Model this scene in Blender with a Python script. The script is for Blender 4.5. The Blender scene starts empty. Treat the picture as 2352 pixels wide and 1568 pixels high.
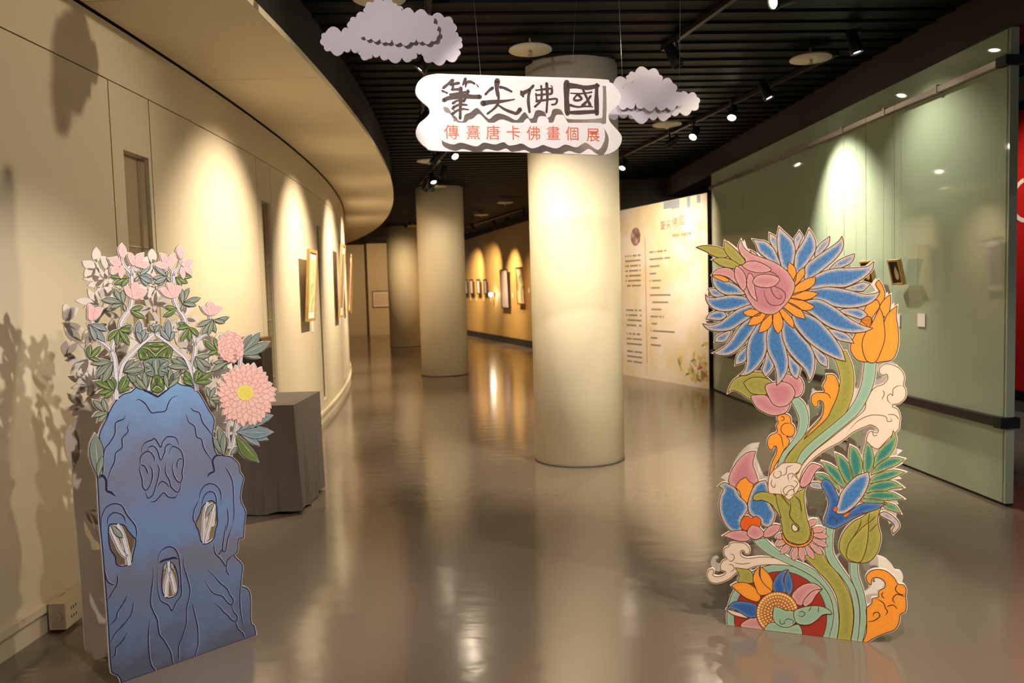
import bpy, bmesh, math, random
from mathutils import Vector, Matrix
from mathutils.geometry import delaunay_2d_cdt
import numpy as np
random.seed(7)
C = bpy.context.scene.collection
W_PX, H_PX, F_PX = 2352.0, 1568.0, 1800.0

# ------------------------------------------------------------------ camera
CAM = Vector((0, 0, 1.5))
PITCH, ROLL = math.atan(116 / F_PX), math.asin(0.028)
fwd = Vector((0, math.cos(PITCH), -math.sin(PITCH)))
up0 = Vector((0, math.sin(PITCH), math.cos(PITCH)))
rt0 = Vector((1, 0, 0))
rgt = rt0 * math.cos(ROLL) - up0 * math.sin(ROLL)
upv = up0 * math.cos(ROLL) + rt0 * math.sin(ROLL)
cd = bpy.data.cameras.new('camera'); cam = bpy.data.objects.new('camera', cd); C.objects.link(cam)
M = Matrix((rgt, upv, -fwd)).transposed().to_4x4(); M.translation = CAM
cam.matrix_world = M
cd.sensor_width = 36; cd.lens = 36 * F_PX / W_PX; cd.clip_start = 0.05; cd.clip_end = 200
cd.dof.use_dof = True; cd.dof.focus_distance = 3.5; cd.dof.aperture_fstop = 3.2
bpy.context.scene.camera = cam

def ray(x, y):
    return fwd + rgt * ((x - W_PX / 2) / F_PX) + upv * ((H_PX / 2 - y) / F_PX)
def at_z(x, y, z):
    d = ray(x, y); return CAM + d * ((z - CAM.z) / d.z)
def at_y(x, y, Y):
    d = ray(x, y); return CAM + d * (Y / d.y)

# ------------------------------------------------------------------ world, exposure, lights
sc = bpy.context.scene
sc.view_settings.view_transform = 'Standard'; sc.view_settings.look = 'None'
sc.view_settings.gamma = 1; sc.view_settings.use_curve_mapping = False
sc.view_settings.exposure = 1.0
wd = bpy.data.worlds.new('world'); sc.world = wd; wd.use_nodes = True
bg = wd.node_tree.nodes['Background']; bg.inputs[0].default_value = (0.96, 0.93, 1.0, 1); bg.inputs[1].default_value = 0.17

WARM = (1.0, 0.82, 0.59); AMBER = (1.0, 0.74, 0.44); NEUT = (1.0, 0.90, 0.80); GOLD = (1.0, 0.64, 0.30)
# every spotlight: lens position, aim, power, full cone (deg), blend, colour, lit lens
LAMPS = [
 # unseen entrance heads, put in for whiter foreground light; some follow cast shadows
 ((0.85, 2.65, 3.20), (-1.45, 3.35, 0.90), 165, 50, .5, NEUT),
 ((-0.55, 1.75, 3.20), (0.05, 4.15, 2.42), 170, 26, .35, (1, .90, .86)),
 ((0.60, 0.75, 3.20), (1.35, 3.20, 0.50), 175, 64, .5, (1, .86, .72)),
 ((2.55, 1.40, 3.20), (1.30, 3.20, 0.50), 105, 62, .5, (1, .86, .72)),
 ((0.10, 1.30, 3.20), (-1.25, 3.30, 0.80), 70, 50, .6, NEUT),
 ((2.45, 3.40, 3.20), (0.60, 7.05, 0.35), 400, 56, 1, (1, .86, .64)),  # added fill for the big column, out of view
 ((-1.00, 3.05, 3.20), (-0.66, 4.30, 2.92), 23, 62, .6, (1, .90, .90)),  # added to light the left cloud
 ((1.15, 3.20, 3.20), (0.98, 4.80, 2.75), 22, 50, .6, (1, .90, .90)),  # added to light the right cloud
 ((1.95, 1.55, 3.20), (1.50, 2.30, 0.0), 150, 64, .7, (1, .84, .66)),  # added to brighten the floor before the lotus cutout
 # lit head on the front right track
 ((1.65, 4.85, 3.20), (-2.0, 3.35, 1.95), 100, 60, .7, WARM),
 # left wall washers
 ((-0.52, 5.35, 3.20), (0.55, 7.00, 0.60), 170, 76, 1, (1, .86, .64)),  # not a wall washer: added fill on the big column
 ((-0.62, 6.02, 3.20), (-2.16, 5.90, 1.40), 270, 72, 1, WARM),
 ((-0.86, 8.00, 3.20), (-2.26, 8.30, 1.40), 300, 72, 1, WARM),
 ((-0.95, 10.3, 3.20), (-2.45, 10.9, 1.40), 360, 74, 1, WARM),
 ((-1.35, 12.9, 3.20), (-2.95, 13.4, 1.40), 360, 76, 1, WARM),
 # right hand track
 ((2.29, 8.06, 3.20), (1.00, 5.60, 0.0), 60, 60, .8, WARM),
 ((2.44, 7.40, 3.24), (3.10, 7.12, 1.60), 300, 74, 1, (1, .88, .70)),
 ((2.13, 9.05, 3.20), (0.70, 7.15, 1.20), 120, 46, .8, WARM),
 ((1.95, 9.49, 3.20), (-1.2, 14.8, 1.20), 85, 48, .9, AMBER),
 ((1.20, 10.2, 3.20), (2.35, 12.3, 1.70), 330, 76, 1, WARM),  # added lamp for the text panel, kept hidden behind the column
 ((1.63, 11.2, 3.20), (0.0, 9.0, 0.0), 160, 60, .8, WARM),
 # left back track
 ((-0.65, 9.90, 3.20), (0.75, 7.2, 0.9), 55, 50, .8, WARM),
 ((-1.13, 12.07, 3.20), (-0.2, 10.2, 0), 140, 60, .8, WARM),
 ((-1.23, 12.45, 3.20), (-1.25, 15.0, 1.0), 36, 70, 1, WARM),
 # far gallery
 ((-0.945, 21.0, 3.20), (0.15, 21.8, 1.4), 420, 66, 1, GOLD),
 ((-1.20, 22.0, 3.20), (-0.65, 24.4, 1.4), 460, 66, 1, GOLD),
]
EXTRA_LAMPS = [
 ((0.35, 18.3, 3.22), (0.75, 19.8, 1.4), 460, 70, 1, GOLD),
 ((-1.75, 24.2, 3.22), (-1.2, 26.2, 1.4), 460, 70, 1, GOLD),
 ((-2.6, 20.0, 3.22), (-3.2, 22.9, 1.0), 95, 76, 1, AMBER),
 ((-3.6, 25.0, 3.22), (-4.9, 29.4, 1.5), 230, 70, 1, GOLD),
 ((-1.6, 15.2, 3.22), (-3.6, 16.4, 1.4), 360, 76, 1, WARM),
 ((2.62, 5.95, 3.22), (3.17, 5.75, 1.00), 42, 110, 1, (1, .88, .70)),  # extra washer added to brighten the near glass
 ((3.95, 6.10, 3.20), (4.60, 7.20, 1.60), 90, 80, 1, WARM),  # unseen lamp added to light the red wall
]

# ------------------------------------------------------------------ helpers
def link(o, parent=None):
    C.objects.link(o)
    if parent is not None: o.parent = parent
    return o
def tag(o, label=None, cat=None, group=None, kind=None):
    if label: o['label'] = label
    if cat: o['category'] = cat
    if group: o['group'] = group
    if kind: o['kind'] = kind
    return o
def empty(name, loc=(0, 0, 0), rz=0, label=None, cat=None, group=None, kind=None):
    o = bpy.data.objects.new(name, None); link(o); o.location = loc; o.rotation_euler = (0, 0, rz)
    o.empty_display_size = .1
    return tag(o, label, cat, group, kind)
class MB:
    """collects faces, then becomes one mesh object"""
    def __init__(s): s.v = []; s.f = []; s.m = []; s.d = []
    def add(s, vs, fs, mi=0, ds=None):
        b = len(s.v); s.v += [tuple(p) for p in vs]; s.f += [tuple(b + i for i in f) for f in fs]
        s.m += [mi] * len(fs); s.d += list(ds) if ds is not None else [0.0] * len(vs); return s
    def box(s, a, b, mi=0):
        (x0, y0, z0), (x1, y1, z1) = a, b
        vs = [(x, y, z) for z in (z0, z1) for x, y in ((x0, y0), (x1, y0), (x1, y1), (x0, y1))]
        return s.add(vs, [(3, 2, 1, 0), (4, 5, 6, 7), (0, 1, 5, 4), (1, 2, 6, 5), (2, 3, 7, 6), (3, 0, 4, 7)], mi)
    def lathe(s, prof, n=24, c=(0, 0, 0), mi=0, cap=True):
        b = []; k = len(prof)
        for r, z in prof:
            for i in range(n):
                a = 2 * math.pi * i / n; b.append((c[0] + r * math.cos(a), c[1] + r * math.sin(a), c[2] + z))
        fs = [(j * n + i, j * n + (i + 1) % n, (j + 1) * n + (i + 1) % n, (j + 1) * n + i) for j in range(k - 1) for i in range(n)]
        if cap: fs += [tuple(reversed(range(n))), tuple((k - 1) * n + i for i in range(n))]
        return s.add(b, fs, mi)
    def tube(s, pts, r, n=8, mi=0):
        pts = [Vector(p) for p in pts]; ring = []
        for i, p in enumerate(pts):
            t = (pts[min(i + 1, len(pts) - 1)] - pts[max(i - 1, 0)]).normalized()
            q = t.to_track_quat('Z', 'Y')
            ring += [p + q @ Vector((r * math.cos(2 * math.pi * j / n), r * math.sin(2 * math.pi * j / n), 0)) for j in range(n)]
        k = len(pts)
        fs = [(a * n + j, a * n + (j + 1) % n, (a + 1) * n + (j + 1) % n, (a + 1) * n + j) for a in range(k - 1) for j in range(n)]
        fs += [tuple(reversed(range(n))), tuple((k - 1) * n + j for j in range(n))]
        return s.add(ring, fs, mi)
    def mesh(s, name, mats, smooth=False):
        me = bpy.data.meshes.new(name); me.from_pydata(s.v, [], s.f)
        for m in (mats if isinstance(mats, (list, tuple)) else [mats]): me.materials.append(m)
        me.polygons.foreach_set('material_index', s.m)
        if smooth: me.polygons.foreach_set('use_smooth', [True] * len(s.f))
        if any(s.d):
            a = me.attributes.new('d', 'FLOAT', 'POINT'); a.data.foreach_set('value', s.d)
        me.update(); return me
    def build(s, name, mats, parent=None, smooth=False):
        return link(bpy.data.objects.new(name, s.mesh(name, mats, smooth)), parent)

# ------------------------------------------------------------------ materials
def mat(name, col, rough=.6, metal=0, noise=None, bump=None, emit=None, spec=None, coat=0, trans=0):
    m = bpy.data.materials.new(name); m.use_nodes = True
    nt = m.node_tree; b = nt.nodes['Principled BSDF']
    b.inputs['Base Color'].default_value = (*col, 1); b.inputs['Roughness'].default_value = rough
    b.inputs['Metallic'].default_value = metal
    if spec is not None: b.inputs['Specular IOR Level'].default_value = spec
    if coat: b.inputs['Coat Weight'].default_value = coat; b.inputs['Coat Roughness'].default_value = .05
    if trans: b.inputs['Transmission Weight'].default_value = trans
    if emit: b.inputs['Emission Color'].default_value = (*emit[0], 1); b.inputs['Emission Strength'].default_value = emit[1]
    tc = nt.nodes.new('ShaderNodeTexCoord')
    if noise:                                   # (scale, amount, stretch)
        sc_, am, st = noise
        mp = nt.nodes.new('ShaderNodeMapping'); mp.inputs['Scale'].default_value = st
        nz = nt.nodes.new('ShaderNodeTexNoise'); nz.inputs['Scale'].default_value = sc_; nz.inputs['Detail'].default_value = 6
        nt.links.new(tc.outputs['Object'], mp.inputs[0]); nt.links.new(mp.outputs[0], nz.inputs['Vector'])
        mx = nt.nodes.new('ShaderNodeMix'); mx.data_type = 'RGBA'
        mx.inputs['A'].default_value = (*[c * (1 - am) for c in col], 1); mx.inputs['B'].default_value = (*[min(1, c * (1 + am)) for c in col], 1)
        nt.links.new(nz.outputs['Fac'], mx.inputs['Factor']); nt.links.new(mx.outputs['Result'], b.inputs['Base Color'])
    if bump:                                    # (scale, strength, stretch)
        sc_, stg, st = bump
        mp = nt.nodes.new('ShaderNodeMapping'); mp.inputs['Scale'].default_value = st
        nz = nt.nodes.new('ShaderNodeTexNoise'); nz.inputs['Scale'].default_value = sc_; nz.inputs['Detail'].default_value = 3
        bp = nt.nodes.new('ShaderNodeBump'); bp.inputs['Strength'].default_value = stg; bp.inputs['Distance'].default_value = .02
        nt.links.new(tc.outputs['Object'], mp.inputs[0]); nt.links.new(mp.outputs[0], nz.inputs['Vector'])
        nt.links.new(nz.outputs['Fac'], bp.inputs['Height']); nt.links.new(bp.outputs[0], b.inputs['Normal'])
    return m
def srgb(*c):
    return tuple(((v / 255) / 12.92 if v <= 10 else ((v / 255 + .055) / 1.055) ** 2.4) for v in c)
def print_mat(name, edge, rim, core, w1, w2, mottled=None, scale=160):
    """printed, brush-worked colour: runs from the edge of a shape (attribute d, metres) to its middle"""
    m = bpy.data.materials.new(name); m.use_nodes = True
    nt = m.node_tree; N = nt.nodes.new; L = nt.links.new; b = nt.nodes['Principled BSDF']; b.inputs['Roughness'].default_value = .55
    at = N('ShaderNodeAttribute'); at.attribute_name = 'd'
    tc = N('ShaderNodeTexCoord'); mp = N('ShaderNodeMapping'); mp.inputs['Scale'].default_value = (1, 1, .55)
    nz = N('ShaderNodeTexNoise'); nz.inputs['Scale'].default_value = scale; nz.inputs['Detail'].default_value = 4
    L(tc.outputs['Object'], mp.inputs[0]); L(mp.outputs[0], nz.inputs['Vector'])
    s1 = N('ShaderNodeMath'); s1.operation = 'SUBTRACT'; s1.inputs[1].default_value = .5; L(nz.outputs['Fac'], s1.inputs[0])
    s2 = N('ShaderNodeMath'); s2.operation = 'MULTIPLY_ADD'; s2.inputs[1].default_value = w2 * .7; L(s1.outputs[0], s2.inputs[0]); L(at.outputs['Fac'], s2.inputs[2])
    mr = N('ShaderNodeMapRange'); mr.inputs['From Max'].default_value = w2 * 1.4; L(s2.outputs[0], mr.inputs['Value'])
    cr = N('ShaderNodeValToRGB'); e = cr.color_ramp.elements
    e[0].position = 0; e[0].color = (*edge, 1); e[1].position = 1; e[1].color = (*core, 1)
    q = e.new(w1 / (w2 * 1.4)); q.color = (*rim, 1); q = e.new(w2 / (w2 * 1.4)); q.color = (*core, 1)
    L(mr.outputs[0], cr.inputs[0])
    n2 = N('ShaderNodeTexNoise'); n2.inputs['Scale'].default_value = scale * .8; n2.inputs['Detail'].default_value = 5; n2.inputs['Roughness'].default_value = .7
    L(mp.outputs[0], n2.inputs['Vector'])
    k = N('ShaderNodeMapRange'); k.inputs['From Min'].default_value = .38; k.inputs['From Max'].default_value = .62
    L(n2.outputs['Fac'], k.inputs['Value'])
    mu = N('ShaderNodeMath'); mu.operation = 'MULTIPLY'; L(k.outputs[0], mu.inputs[0])
    mg = N('ShaderNodeMath'); mg.operation = 'MULTIPLY'; mg.inputs[1].default_value = .65 if mottled else .2; L(mr.outputs[0], mg.inputs[0]); L(mg.outputs[0], mu.inputs[1])
    mx = N('ShaderNodeMix'); mx.data_type = 'RGBA'
    mx.inputs['B'].default_value = (*(mottled or [c * .75 for c in core]), 1)
    L(mu.outputs[0], mx.inputs['Factor']); L(cr.outputs[0], mx.inputs['A']); L(mx.outputs['Result'], b.inputs['Base Color'])
    return m
MT = {}
MT['wall'] = mat('cream_wall', (.62, .535, .385), .75, noise=(3, .04, (1, 1, 1)))
MT['soffit'] = mat('cream_soffit', (.74, .645, .46), .8, noise=(1.5, .06, (1, 1, 1)))
MT['dark'] = mat('dark_fascia', (.012, .010, .009), .9)
MT['gap'] = mat('joint_shadow_strip', (.05, .045, .04), .9)
MT['slat'] = mat('charcoal_slat', (.0050, .0064, .0058), .55, spec=.10)
MT['black'] = mat('black_metal', (.006, .006, .006), .5, spec=.3)
MT['brownbeam'] = mat('dark_brown_beam', (.020, .012, .009), .7, noise=(2, .3, (1, 1, 1)))
MT['column'] = mat('cream_column', (.74, .655, .47), .6, noise=(2, .03, (1, 1, 1)))
MT['glass'] = mat('pale_green_back_painted_glass', (.30, .37, .27), .04, noise=(.8, .05, (1, 1, 1)), spec=.5)
MT['glassedge'] = mat('green_glass_edge', (.16, .22, .17), .1)
MT['steel'] = mat('brushed_steel', (.45, .38, .34), .35, 1)
MT['rail'] = mat('dark_rail', (.020, .012, .010), .45, spec=.3)
MT['gold'] = mat('gold_frame', (.55, .35, .12), .4, .3, noise=(20, .15, (1, 1, 1)))
MT['frameblack'] = mat('black_frame', (.02, .015, .012), .4)
MT['framered'] = mat('mahogany_frame', (.14, .035, .02), .4)
MT['white'] = mat('white_card', (.80, .76, .74), .6)
MT['blind'] = mat('pleated_tan_blind', (.48, .38, .23), .8, noise=(8, .15, (1, 1, .05)))
MT['chrome'] = mat('chrome_strip', (.7, .7, .75), .12, 1)
MT['cloth'] = mat('grey_brown_cloth', (.112, .092, .078), .9, bump=(240, .15, (1, 1, 1)))
MT['boxblack'] = mat('black_lacquer', (.008, .007, .006), .35)
MT['boxbrown'] = mat('brown_lid', (.10, .055, .02), .5)
MT['ochre'] = mat('ochre_wall', (.50, .35, .14), .7, noise=(2, .06, (1, 1, 1)))
MT['kick'] = mat('black_kick', (.012, .012, .013), .5)
MT['red'] = mat('red_wall', (.55, .012, .012), .5)
MT['greypanel'] = mat('grey_panel', (.30, .29, .28), .6)
MT['foam'] = mat('cream_white_foam_board', (.78, .70, .62), .7)
MT['cloud'] = mat('white_foam_cloud', (.50, .46, .50), .7, noise=(30, .04, (1, 1, 1)))
MT['sign'] = mat('white_marbled_sign', (.86, .80, .77), .6, noise=(9, .03, (1, 1, 1)))
MT['signtext'] = mat('brown_black_ink', (.075, .045, .038), .6)
MT['signred'] = mat('orange_red_ink', (.72, .15, .06), .6)
MT['lens'] = mat('lit_lens', (1, .9, .7), .3, emit=((1, .86, .62), 32))
MT['plate'] = mat('cream_plate', (.62, .55, .42), .5)
MT['thread'] = mat('clear_thread', (.12, .12, .12), .15)
MT['door'] = mat('dim_doorway', (.02, .02, .02), .6)
MT['screen'] = mat('blue_screen', (.05, .06, .08), .3, emit=((.35, .5, 1), 1.2))

# floor: polished grey epoxy
m = mat('polished_epoxy_floor', (.165, .132, .100), .15, noise=(1.3, .12, (1, 1, 1)), bump=(4.5, .09, (1, 1.6, 1)), spec=.9); MT['floor'] = m
# ------------------------------------------------------------------ structure
def S(o, kind='structure'): o['kind'] = kind; return o
S(MB().box((-14, -9, -.08), (14, 40, 0)).build('floor', MT['floor']))
# curved left wall: arc of radius RW, face at offset 0
RW, WX, WY = 45.0, -2.13, 5.6
CX = WX - RW
def arc(s, o):
    t = s / RW; return Vector((CX + (RW + o) * math.cos(t), WY + (RW + o) * math.sin(t)))
def arcbox(mb, s0, s1, o0, o1, z0, z1, n=None, mi=0):
    n = n or max(1, int(abs(s1 - s0) / .5 + .5))
    vs = []; fs = []
    for i in range(n + 1):
        s = s0 + (s1 - s0) * i / n; a = arc(s, o0); b = arc(s, o1)
        vs += [(a.x, a.y, z0), (b.x, b.y, z0), (b.x, b.y, z1), (a.x, a.y, z1)]
        if i: k = 4 * i; fs += [(k - 4 + j, k - 4 + (j + 1) % 4, k + (j + 1) % 4, k + j) for j in range(4)]
    k = 4 * n; fs += [(0, 3, 2, 1), (k, k + 1, k + 2, k + 3)]
    fs = [tuple(reversed(f)) for f in fs]
    return mb.add(vs, fs, mi)
def Y2s(Y): return RW * math.asin((Y - WY) / RW)
S0, S1 = -13.0, 24.0
SOF, CEIL = 3.03, 3.42
wl = S(arcbox(MB(), S0, S1, -.30, -.08, 0, CEIL).build('wall_left', MT['wall']))
slots = [(Y - .145, Y + .145) for Y in (-5.4, -2.9, -.4, 2.1, 4.60, 7.05, 9.55, 12.05, 14.55, 17.05, 19.55, 22.05)]
slots[4] = (4.45, 4.74); slots[5] = (6.90, 7.17); slots[6] = (9.42, 9.68)
arcbox(MB(), S0, S1, -.085, 0, 2.707, SOF - .012).build('upper_band', MT['wall'], wl)
PT = 2.70
for i, (a, b) in enumerate(slots):
    a, b = Y2s(a), Y2s(b)
    mb = MB()
    arcbox(mb, a - .12, a, -.085, 0, .12, PT, 1); arcbox(mb, b, b + .035, -.085, 0, .12, PT, 1)
    arcbox(mb, a, b, -.085, 0, 2.35, PT, 1); arcbox(mb, a, b, -.085, 0, .12, .24, 1)
    mb.build('slot_surround', MT['wall'], wl)
    if i + 1 < len(slots):
        c = Y2s(slots[i + 1][0])
        arcbox(MB(), b + .045, c - .13, -.085, 0, .12, PT).build('panel', MT['wall'], wl)
    if 2 <= i <= 9:
        w = empty('window_%d' % (i - 1), (*arc((a + b) / 2, -.08), .24), 0, kind='structure')
        inv = Matrix.Translation(-w.location)
        mb = MB(); n = 4; dz = (2.35 - .24) / 4
        for k in range(10):       # pleated blind
            s0 = a + (b - a) * k / 10; s1 = a + (b - a) * (k + 1) / 10
            p, q, r = arc(s0, -.075), arc((s0 + s1) / 2, -.062), arc(s1, -.075)
            mb.add([(*p, .24), (*q, .24), (*q, 2.35), (*p, 2.35)], [(3, 2, 1, 0)]); mb.add([(*q, .24), (*r, .24), (*r, 2.35), (*q, 2.35)], [(3, 2, 1, 0)])
        o = mb.build('blind', MT['blind'], w); o.data.transform(inv)
        o = arcbox(MB(), b - .016, b - .002, -.075, -.02, .24, 2.35, 1).build('frame_strip', MT['chrome'], w); o.data.transform(inv)
        mb = MB()
        for k in (1, 2, 3): arcbox(mb, a, b - .02, -.07, -.058, .24 + dz * k - .003, .24 + dz * k + .003, 1)
        o = mb.build('blind_rod', MT['wall'], w); o.data.transform(inv)
S(arcbox(MB(), S0, S1, -.08, .012, 0, .095).build('baseboard_left', MT['wall']))
S(arcbox(MB(), S0, S1, 0, .028, .10, .135).build('trim_1', MT['wall']))
# soffit ledge and its fascia
so = S(arcbox(MB(), S0, S1, -.08, .835, SOF + .012, SOF + .05).build('trim_2', MT['gap']))
sp = -12.0
while sp < 23.5:
    arcbox(MB(), sp + .003, sp + 1.497, .013, .83, SOF, SOF + .012, 4).build('soffit_panel', MT['soffit'], so); sp += 1.5
S(arcbox(MB(), S0, S1, .80, .83, SOF + .05, CEIL).build('trim_3', MT['dark']))
S(arcbox(MB(), S0, S1, .83, .845, SOF - .004, SOF + .035).build('trim_4', MT['soffit']))

# ceiling: dark plenum with hanging slats, laid square to the glass wall
GA = Vector((3.198, 5.06)); GB = Vector((2.885, 11.22))          # glass wall run on the floor
gd = (GB - GA).normalized(); gn = Vector((-gd.y, gd.x))         # gn points into the room (to -x)
cl = S(MB().box((-14, -9, CEIL + .10), (14, 40, CEIL + .2)).build('ceiling', MT['slat']))
pr = [(-.055, .05), (-.040, 0), (.040, 0), (.055, .05)]
mb = MB(); L0, L1 = -6.4, 3.0
vs = [(L0, y, z) for y, z in pr] + [(L1, y, z) for y, z in pr]
mb.add(vs, [(0, 1, 5, 4), (1, 2, 6, 5), (2, 3, 7, 6), (3, 0, 4, 7), (3, 2, 1, 0), (4, 5, 6, 7)])
sm = mb.mesh('slat', MT['slat'])
ang = math.atan2(gd.y, gd.x) - math.pi / 2
for i in range(300):
    yy = -2.0 + i * .115
    p = Vector((3.20, 5.04)) + gd * (yy - 5.04)
    o = bpy.data.objects.new('slat', sm); link(o, cl); o.location = (p.x - 2.95, p.y, CEIL - .02 + (.012 if i % 2 else 0)); o.rotation_euler = (0, 0, ang)
# back-painted glass wall
def run_box(mb, s0, s1, o0, o1, z0, z1, mi=0, A=GA, d=gd, nn=gn):
    P = lambda s, o: A + d * s + nn * o
    a, b, c, e = P(s0, o0), P(s1, o0), P(s1, o1), P(s0, o1)
    vs = [(*p, z) for z in (z0, z1) for p in (a, b, c, e)]
    return mb.add(vs, [(3, 2, 1, 0), (4, 5, 6, 7), (0, 1, 5, 4), (1, 2, 6, 5), (2, 3, 7, 6), (3, 0, 4, 7)], mi)
GL = (GB - GA).length; GH = 3.07
wr = S(run_box(MB(), .02, GL, -.055, -.014, 0.02, GH - .005).build('wall_right', MT['glassedge']))
cuts = [0, 1.38, 2.56, 3.72, 4.90, GL]
for a, b in zip(cuts, cuts[1:]):
    run_box(MB(), a + .002, b - .002, -.014, 0, .02, GH).build('glass_panel', MT['glass'], wr)
run_box(MB(), -.012, .0185, -.055, 0, .02, GH).build('glass_panel', MT['glass'], wr)
S(run_box(MB(), 0, GL, -.05, -.012, 0, .02).build('trim_5', MT['black']))
t = empty('picture_rail', (*GA, 2.86), 0, 'long steel picture rail along the top of the green glass wall', 'rail')
inv = Matrix.Translation(-t.location)
run_box(MB(), .04, GL, .012, .045, 2.845, 2.885).build('bar', MT['steel'], t).data.transform(inv)
run_box(MB(), -.04, .06, -.075, .05, 2.835, 2.895).build('end_cap', MT['black'], t).data.transform(inv)
for k in range(8): run_box(MB(), .7 + k * .72, .73 + k * .72, .0, .05, 2.84, 2.90).build('bracket', MT['steel'], t).data.transform(inv)
t = empty('handrail', (*GA, .55), 0, 'dark brown handrail running low across the green glass wall', 'rail')
inv = Matrix.Translation(-t.location)
run_box(MB(), .03, GL, .0, .05, .525, .585).build('bar', MT['rail'], t).data.transform(inv)
run_box(MB(), -.04, .035, -.075, .055, .52, .59).build('end_cap', MT['black'], t).data.transform(inv)
# beam above the glass wall and post
S(run_box(MB(), -4, GL + 18, -.35, -.05, 3.08, CEIL + .1).build('trim_6', MT['brownbeam']))
S(run_box(MB(), .50, .73, -.42, -.27, 0, CEIL + .05).build('trim_7', MT['black']))
# the space past the end of the glass wall: red wall over a grey dado
rw = S(MB().box((4.6, 4.5, .47), (4.7, 13, 2.98)).build('wall_back_right', MT['red']))
MB().box((4.585, 4.5, .38), (4.7, 13, .47)).build('ledge', MT['black'], rw)
MB().box((4.61, 4.5, 0), (4.72, 13, .38)).build('dado', MT['greypanel'], rw)
MB().box((4.61, 4.5, 3.06), (4.7, 13, 3.28)).build('grey_band', MT['greypanel'], rw)
MB().box((4.59, 4.5, 2.98), (4.7, 13, 3.06)).build('moulding', MT['black'], rw)
MB().box((4.6, 4.5, 3.28), (4.72, 13, 3.6)).build('upper_panel', MT['brownbeam'], rw)
mb = MB()
for k in range(14):
    a0, a1 = math.radians(100 + 12 * k), math.radians(112 + 12 * k)
    f = lambda a, r: (4.597, 7.02 - r * math.cos(a), 2.18 + r * math.sin(a))
    mb.add([f(a0, .16), f(a1, .16), f(a1, .20), f(a0, .20)], [(0, 1, 2, 3)])
mb.build('white_emblem', MT['white'], rw)

# far ochre gallery wall
FA = Vector((3.4, 10.7 + 0.0)); fd = Vector((.45 + 1.53, 20.6 - 27.3)).normalized()
FA = Vector((.45, 20.6)) - fd * 12; fn = Vector((fd.y, -fd.x))
if fn.x > 0: fn = -fn
def far_box(mb, s0, s1, o0, o1, z0, z1, mi=0): return run_box(mb, s0, s1, o0, o1, z0, z1, mi, FA, fd, fn)
FL = 18.5
S(far_box(MB(), 3, FL, -.15, 0, .18, 3.30).build('wall_far_right', MT['ochre']))
S(far_box(MB(), 3, FL, -.15, .03, 0, .185).build('baseboard_far_right', MT['kick']))
S(far_box(MB(), 3, FL, -.15, .06, 3.30, CEIL + .1).build('trim_8', MT['dark']))
# end walls of the gallery
S(MB().box((-6.6, 29.8, 0), (-3.93, 30.0, CEIL + .1)).build('wall_back', MT['wall']))
S(MB().box((-5.32, 29.35, 0), (-3.6, 29.85, CEIL + .1)).build('wall_back_panel', MT['wall']))
S(MB().box((-3.6, 30.5, 0), (4, 30.7, CEIL + .1)).build('wall_back_dark', MT['door']))
S(MB().box((2.0, 13.95, 0), (5.5, 14.1, CEIL + .1)).build('wall_back_side', MT['brownbeam']))

# ------------------------------------------------------------------ columns
def column(p, r, label):
    t = empty('column', (p[0], p[1], 0), 0, label, 'column', None)
    MB().lathe([(r, 0), (r, CEIL + .08)], 64).build('shaft', MT['column'], t, True)
    MB().lathe([(r + .004, 0), (r + .004, .012)], 64).build('base_ring', MT['gap'], t, True)
p = at_z(1332, 1072, 0); column((p.x * 1.055, p.y * 1.055), .395, 'cream round column standing right behind the hanging title sign')
p = at_z(1023, 864, 0); column((p.x * 1.027, p.y * 1.027), .43, 'cream round column in the middle of the gallery hall')
p = at_z(933, 797, 0); column((p.x * 1.018, p.y * 1.018), .45, 'cream round column furthest down the hall by the curved ledge')
# dim doorway with a blue screen, between the far columns
t = empty('wall_screen', (-3.0, 30.35, 1.0), 0, 'tall dim blue screen glowing between the far columns', 'screen')
MB().box((-.30, 0, 0), (.30, .08, 2.05)).build('case', MT['black'], t)
MB().box((-.25, -.006, 1.0), (.25, 0, 1.9)).build('display', MT['screen'], t)

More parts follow.
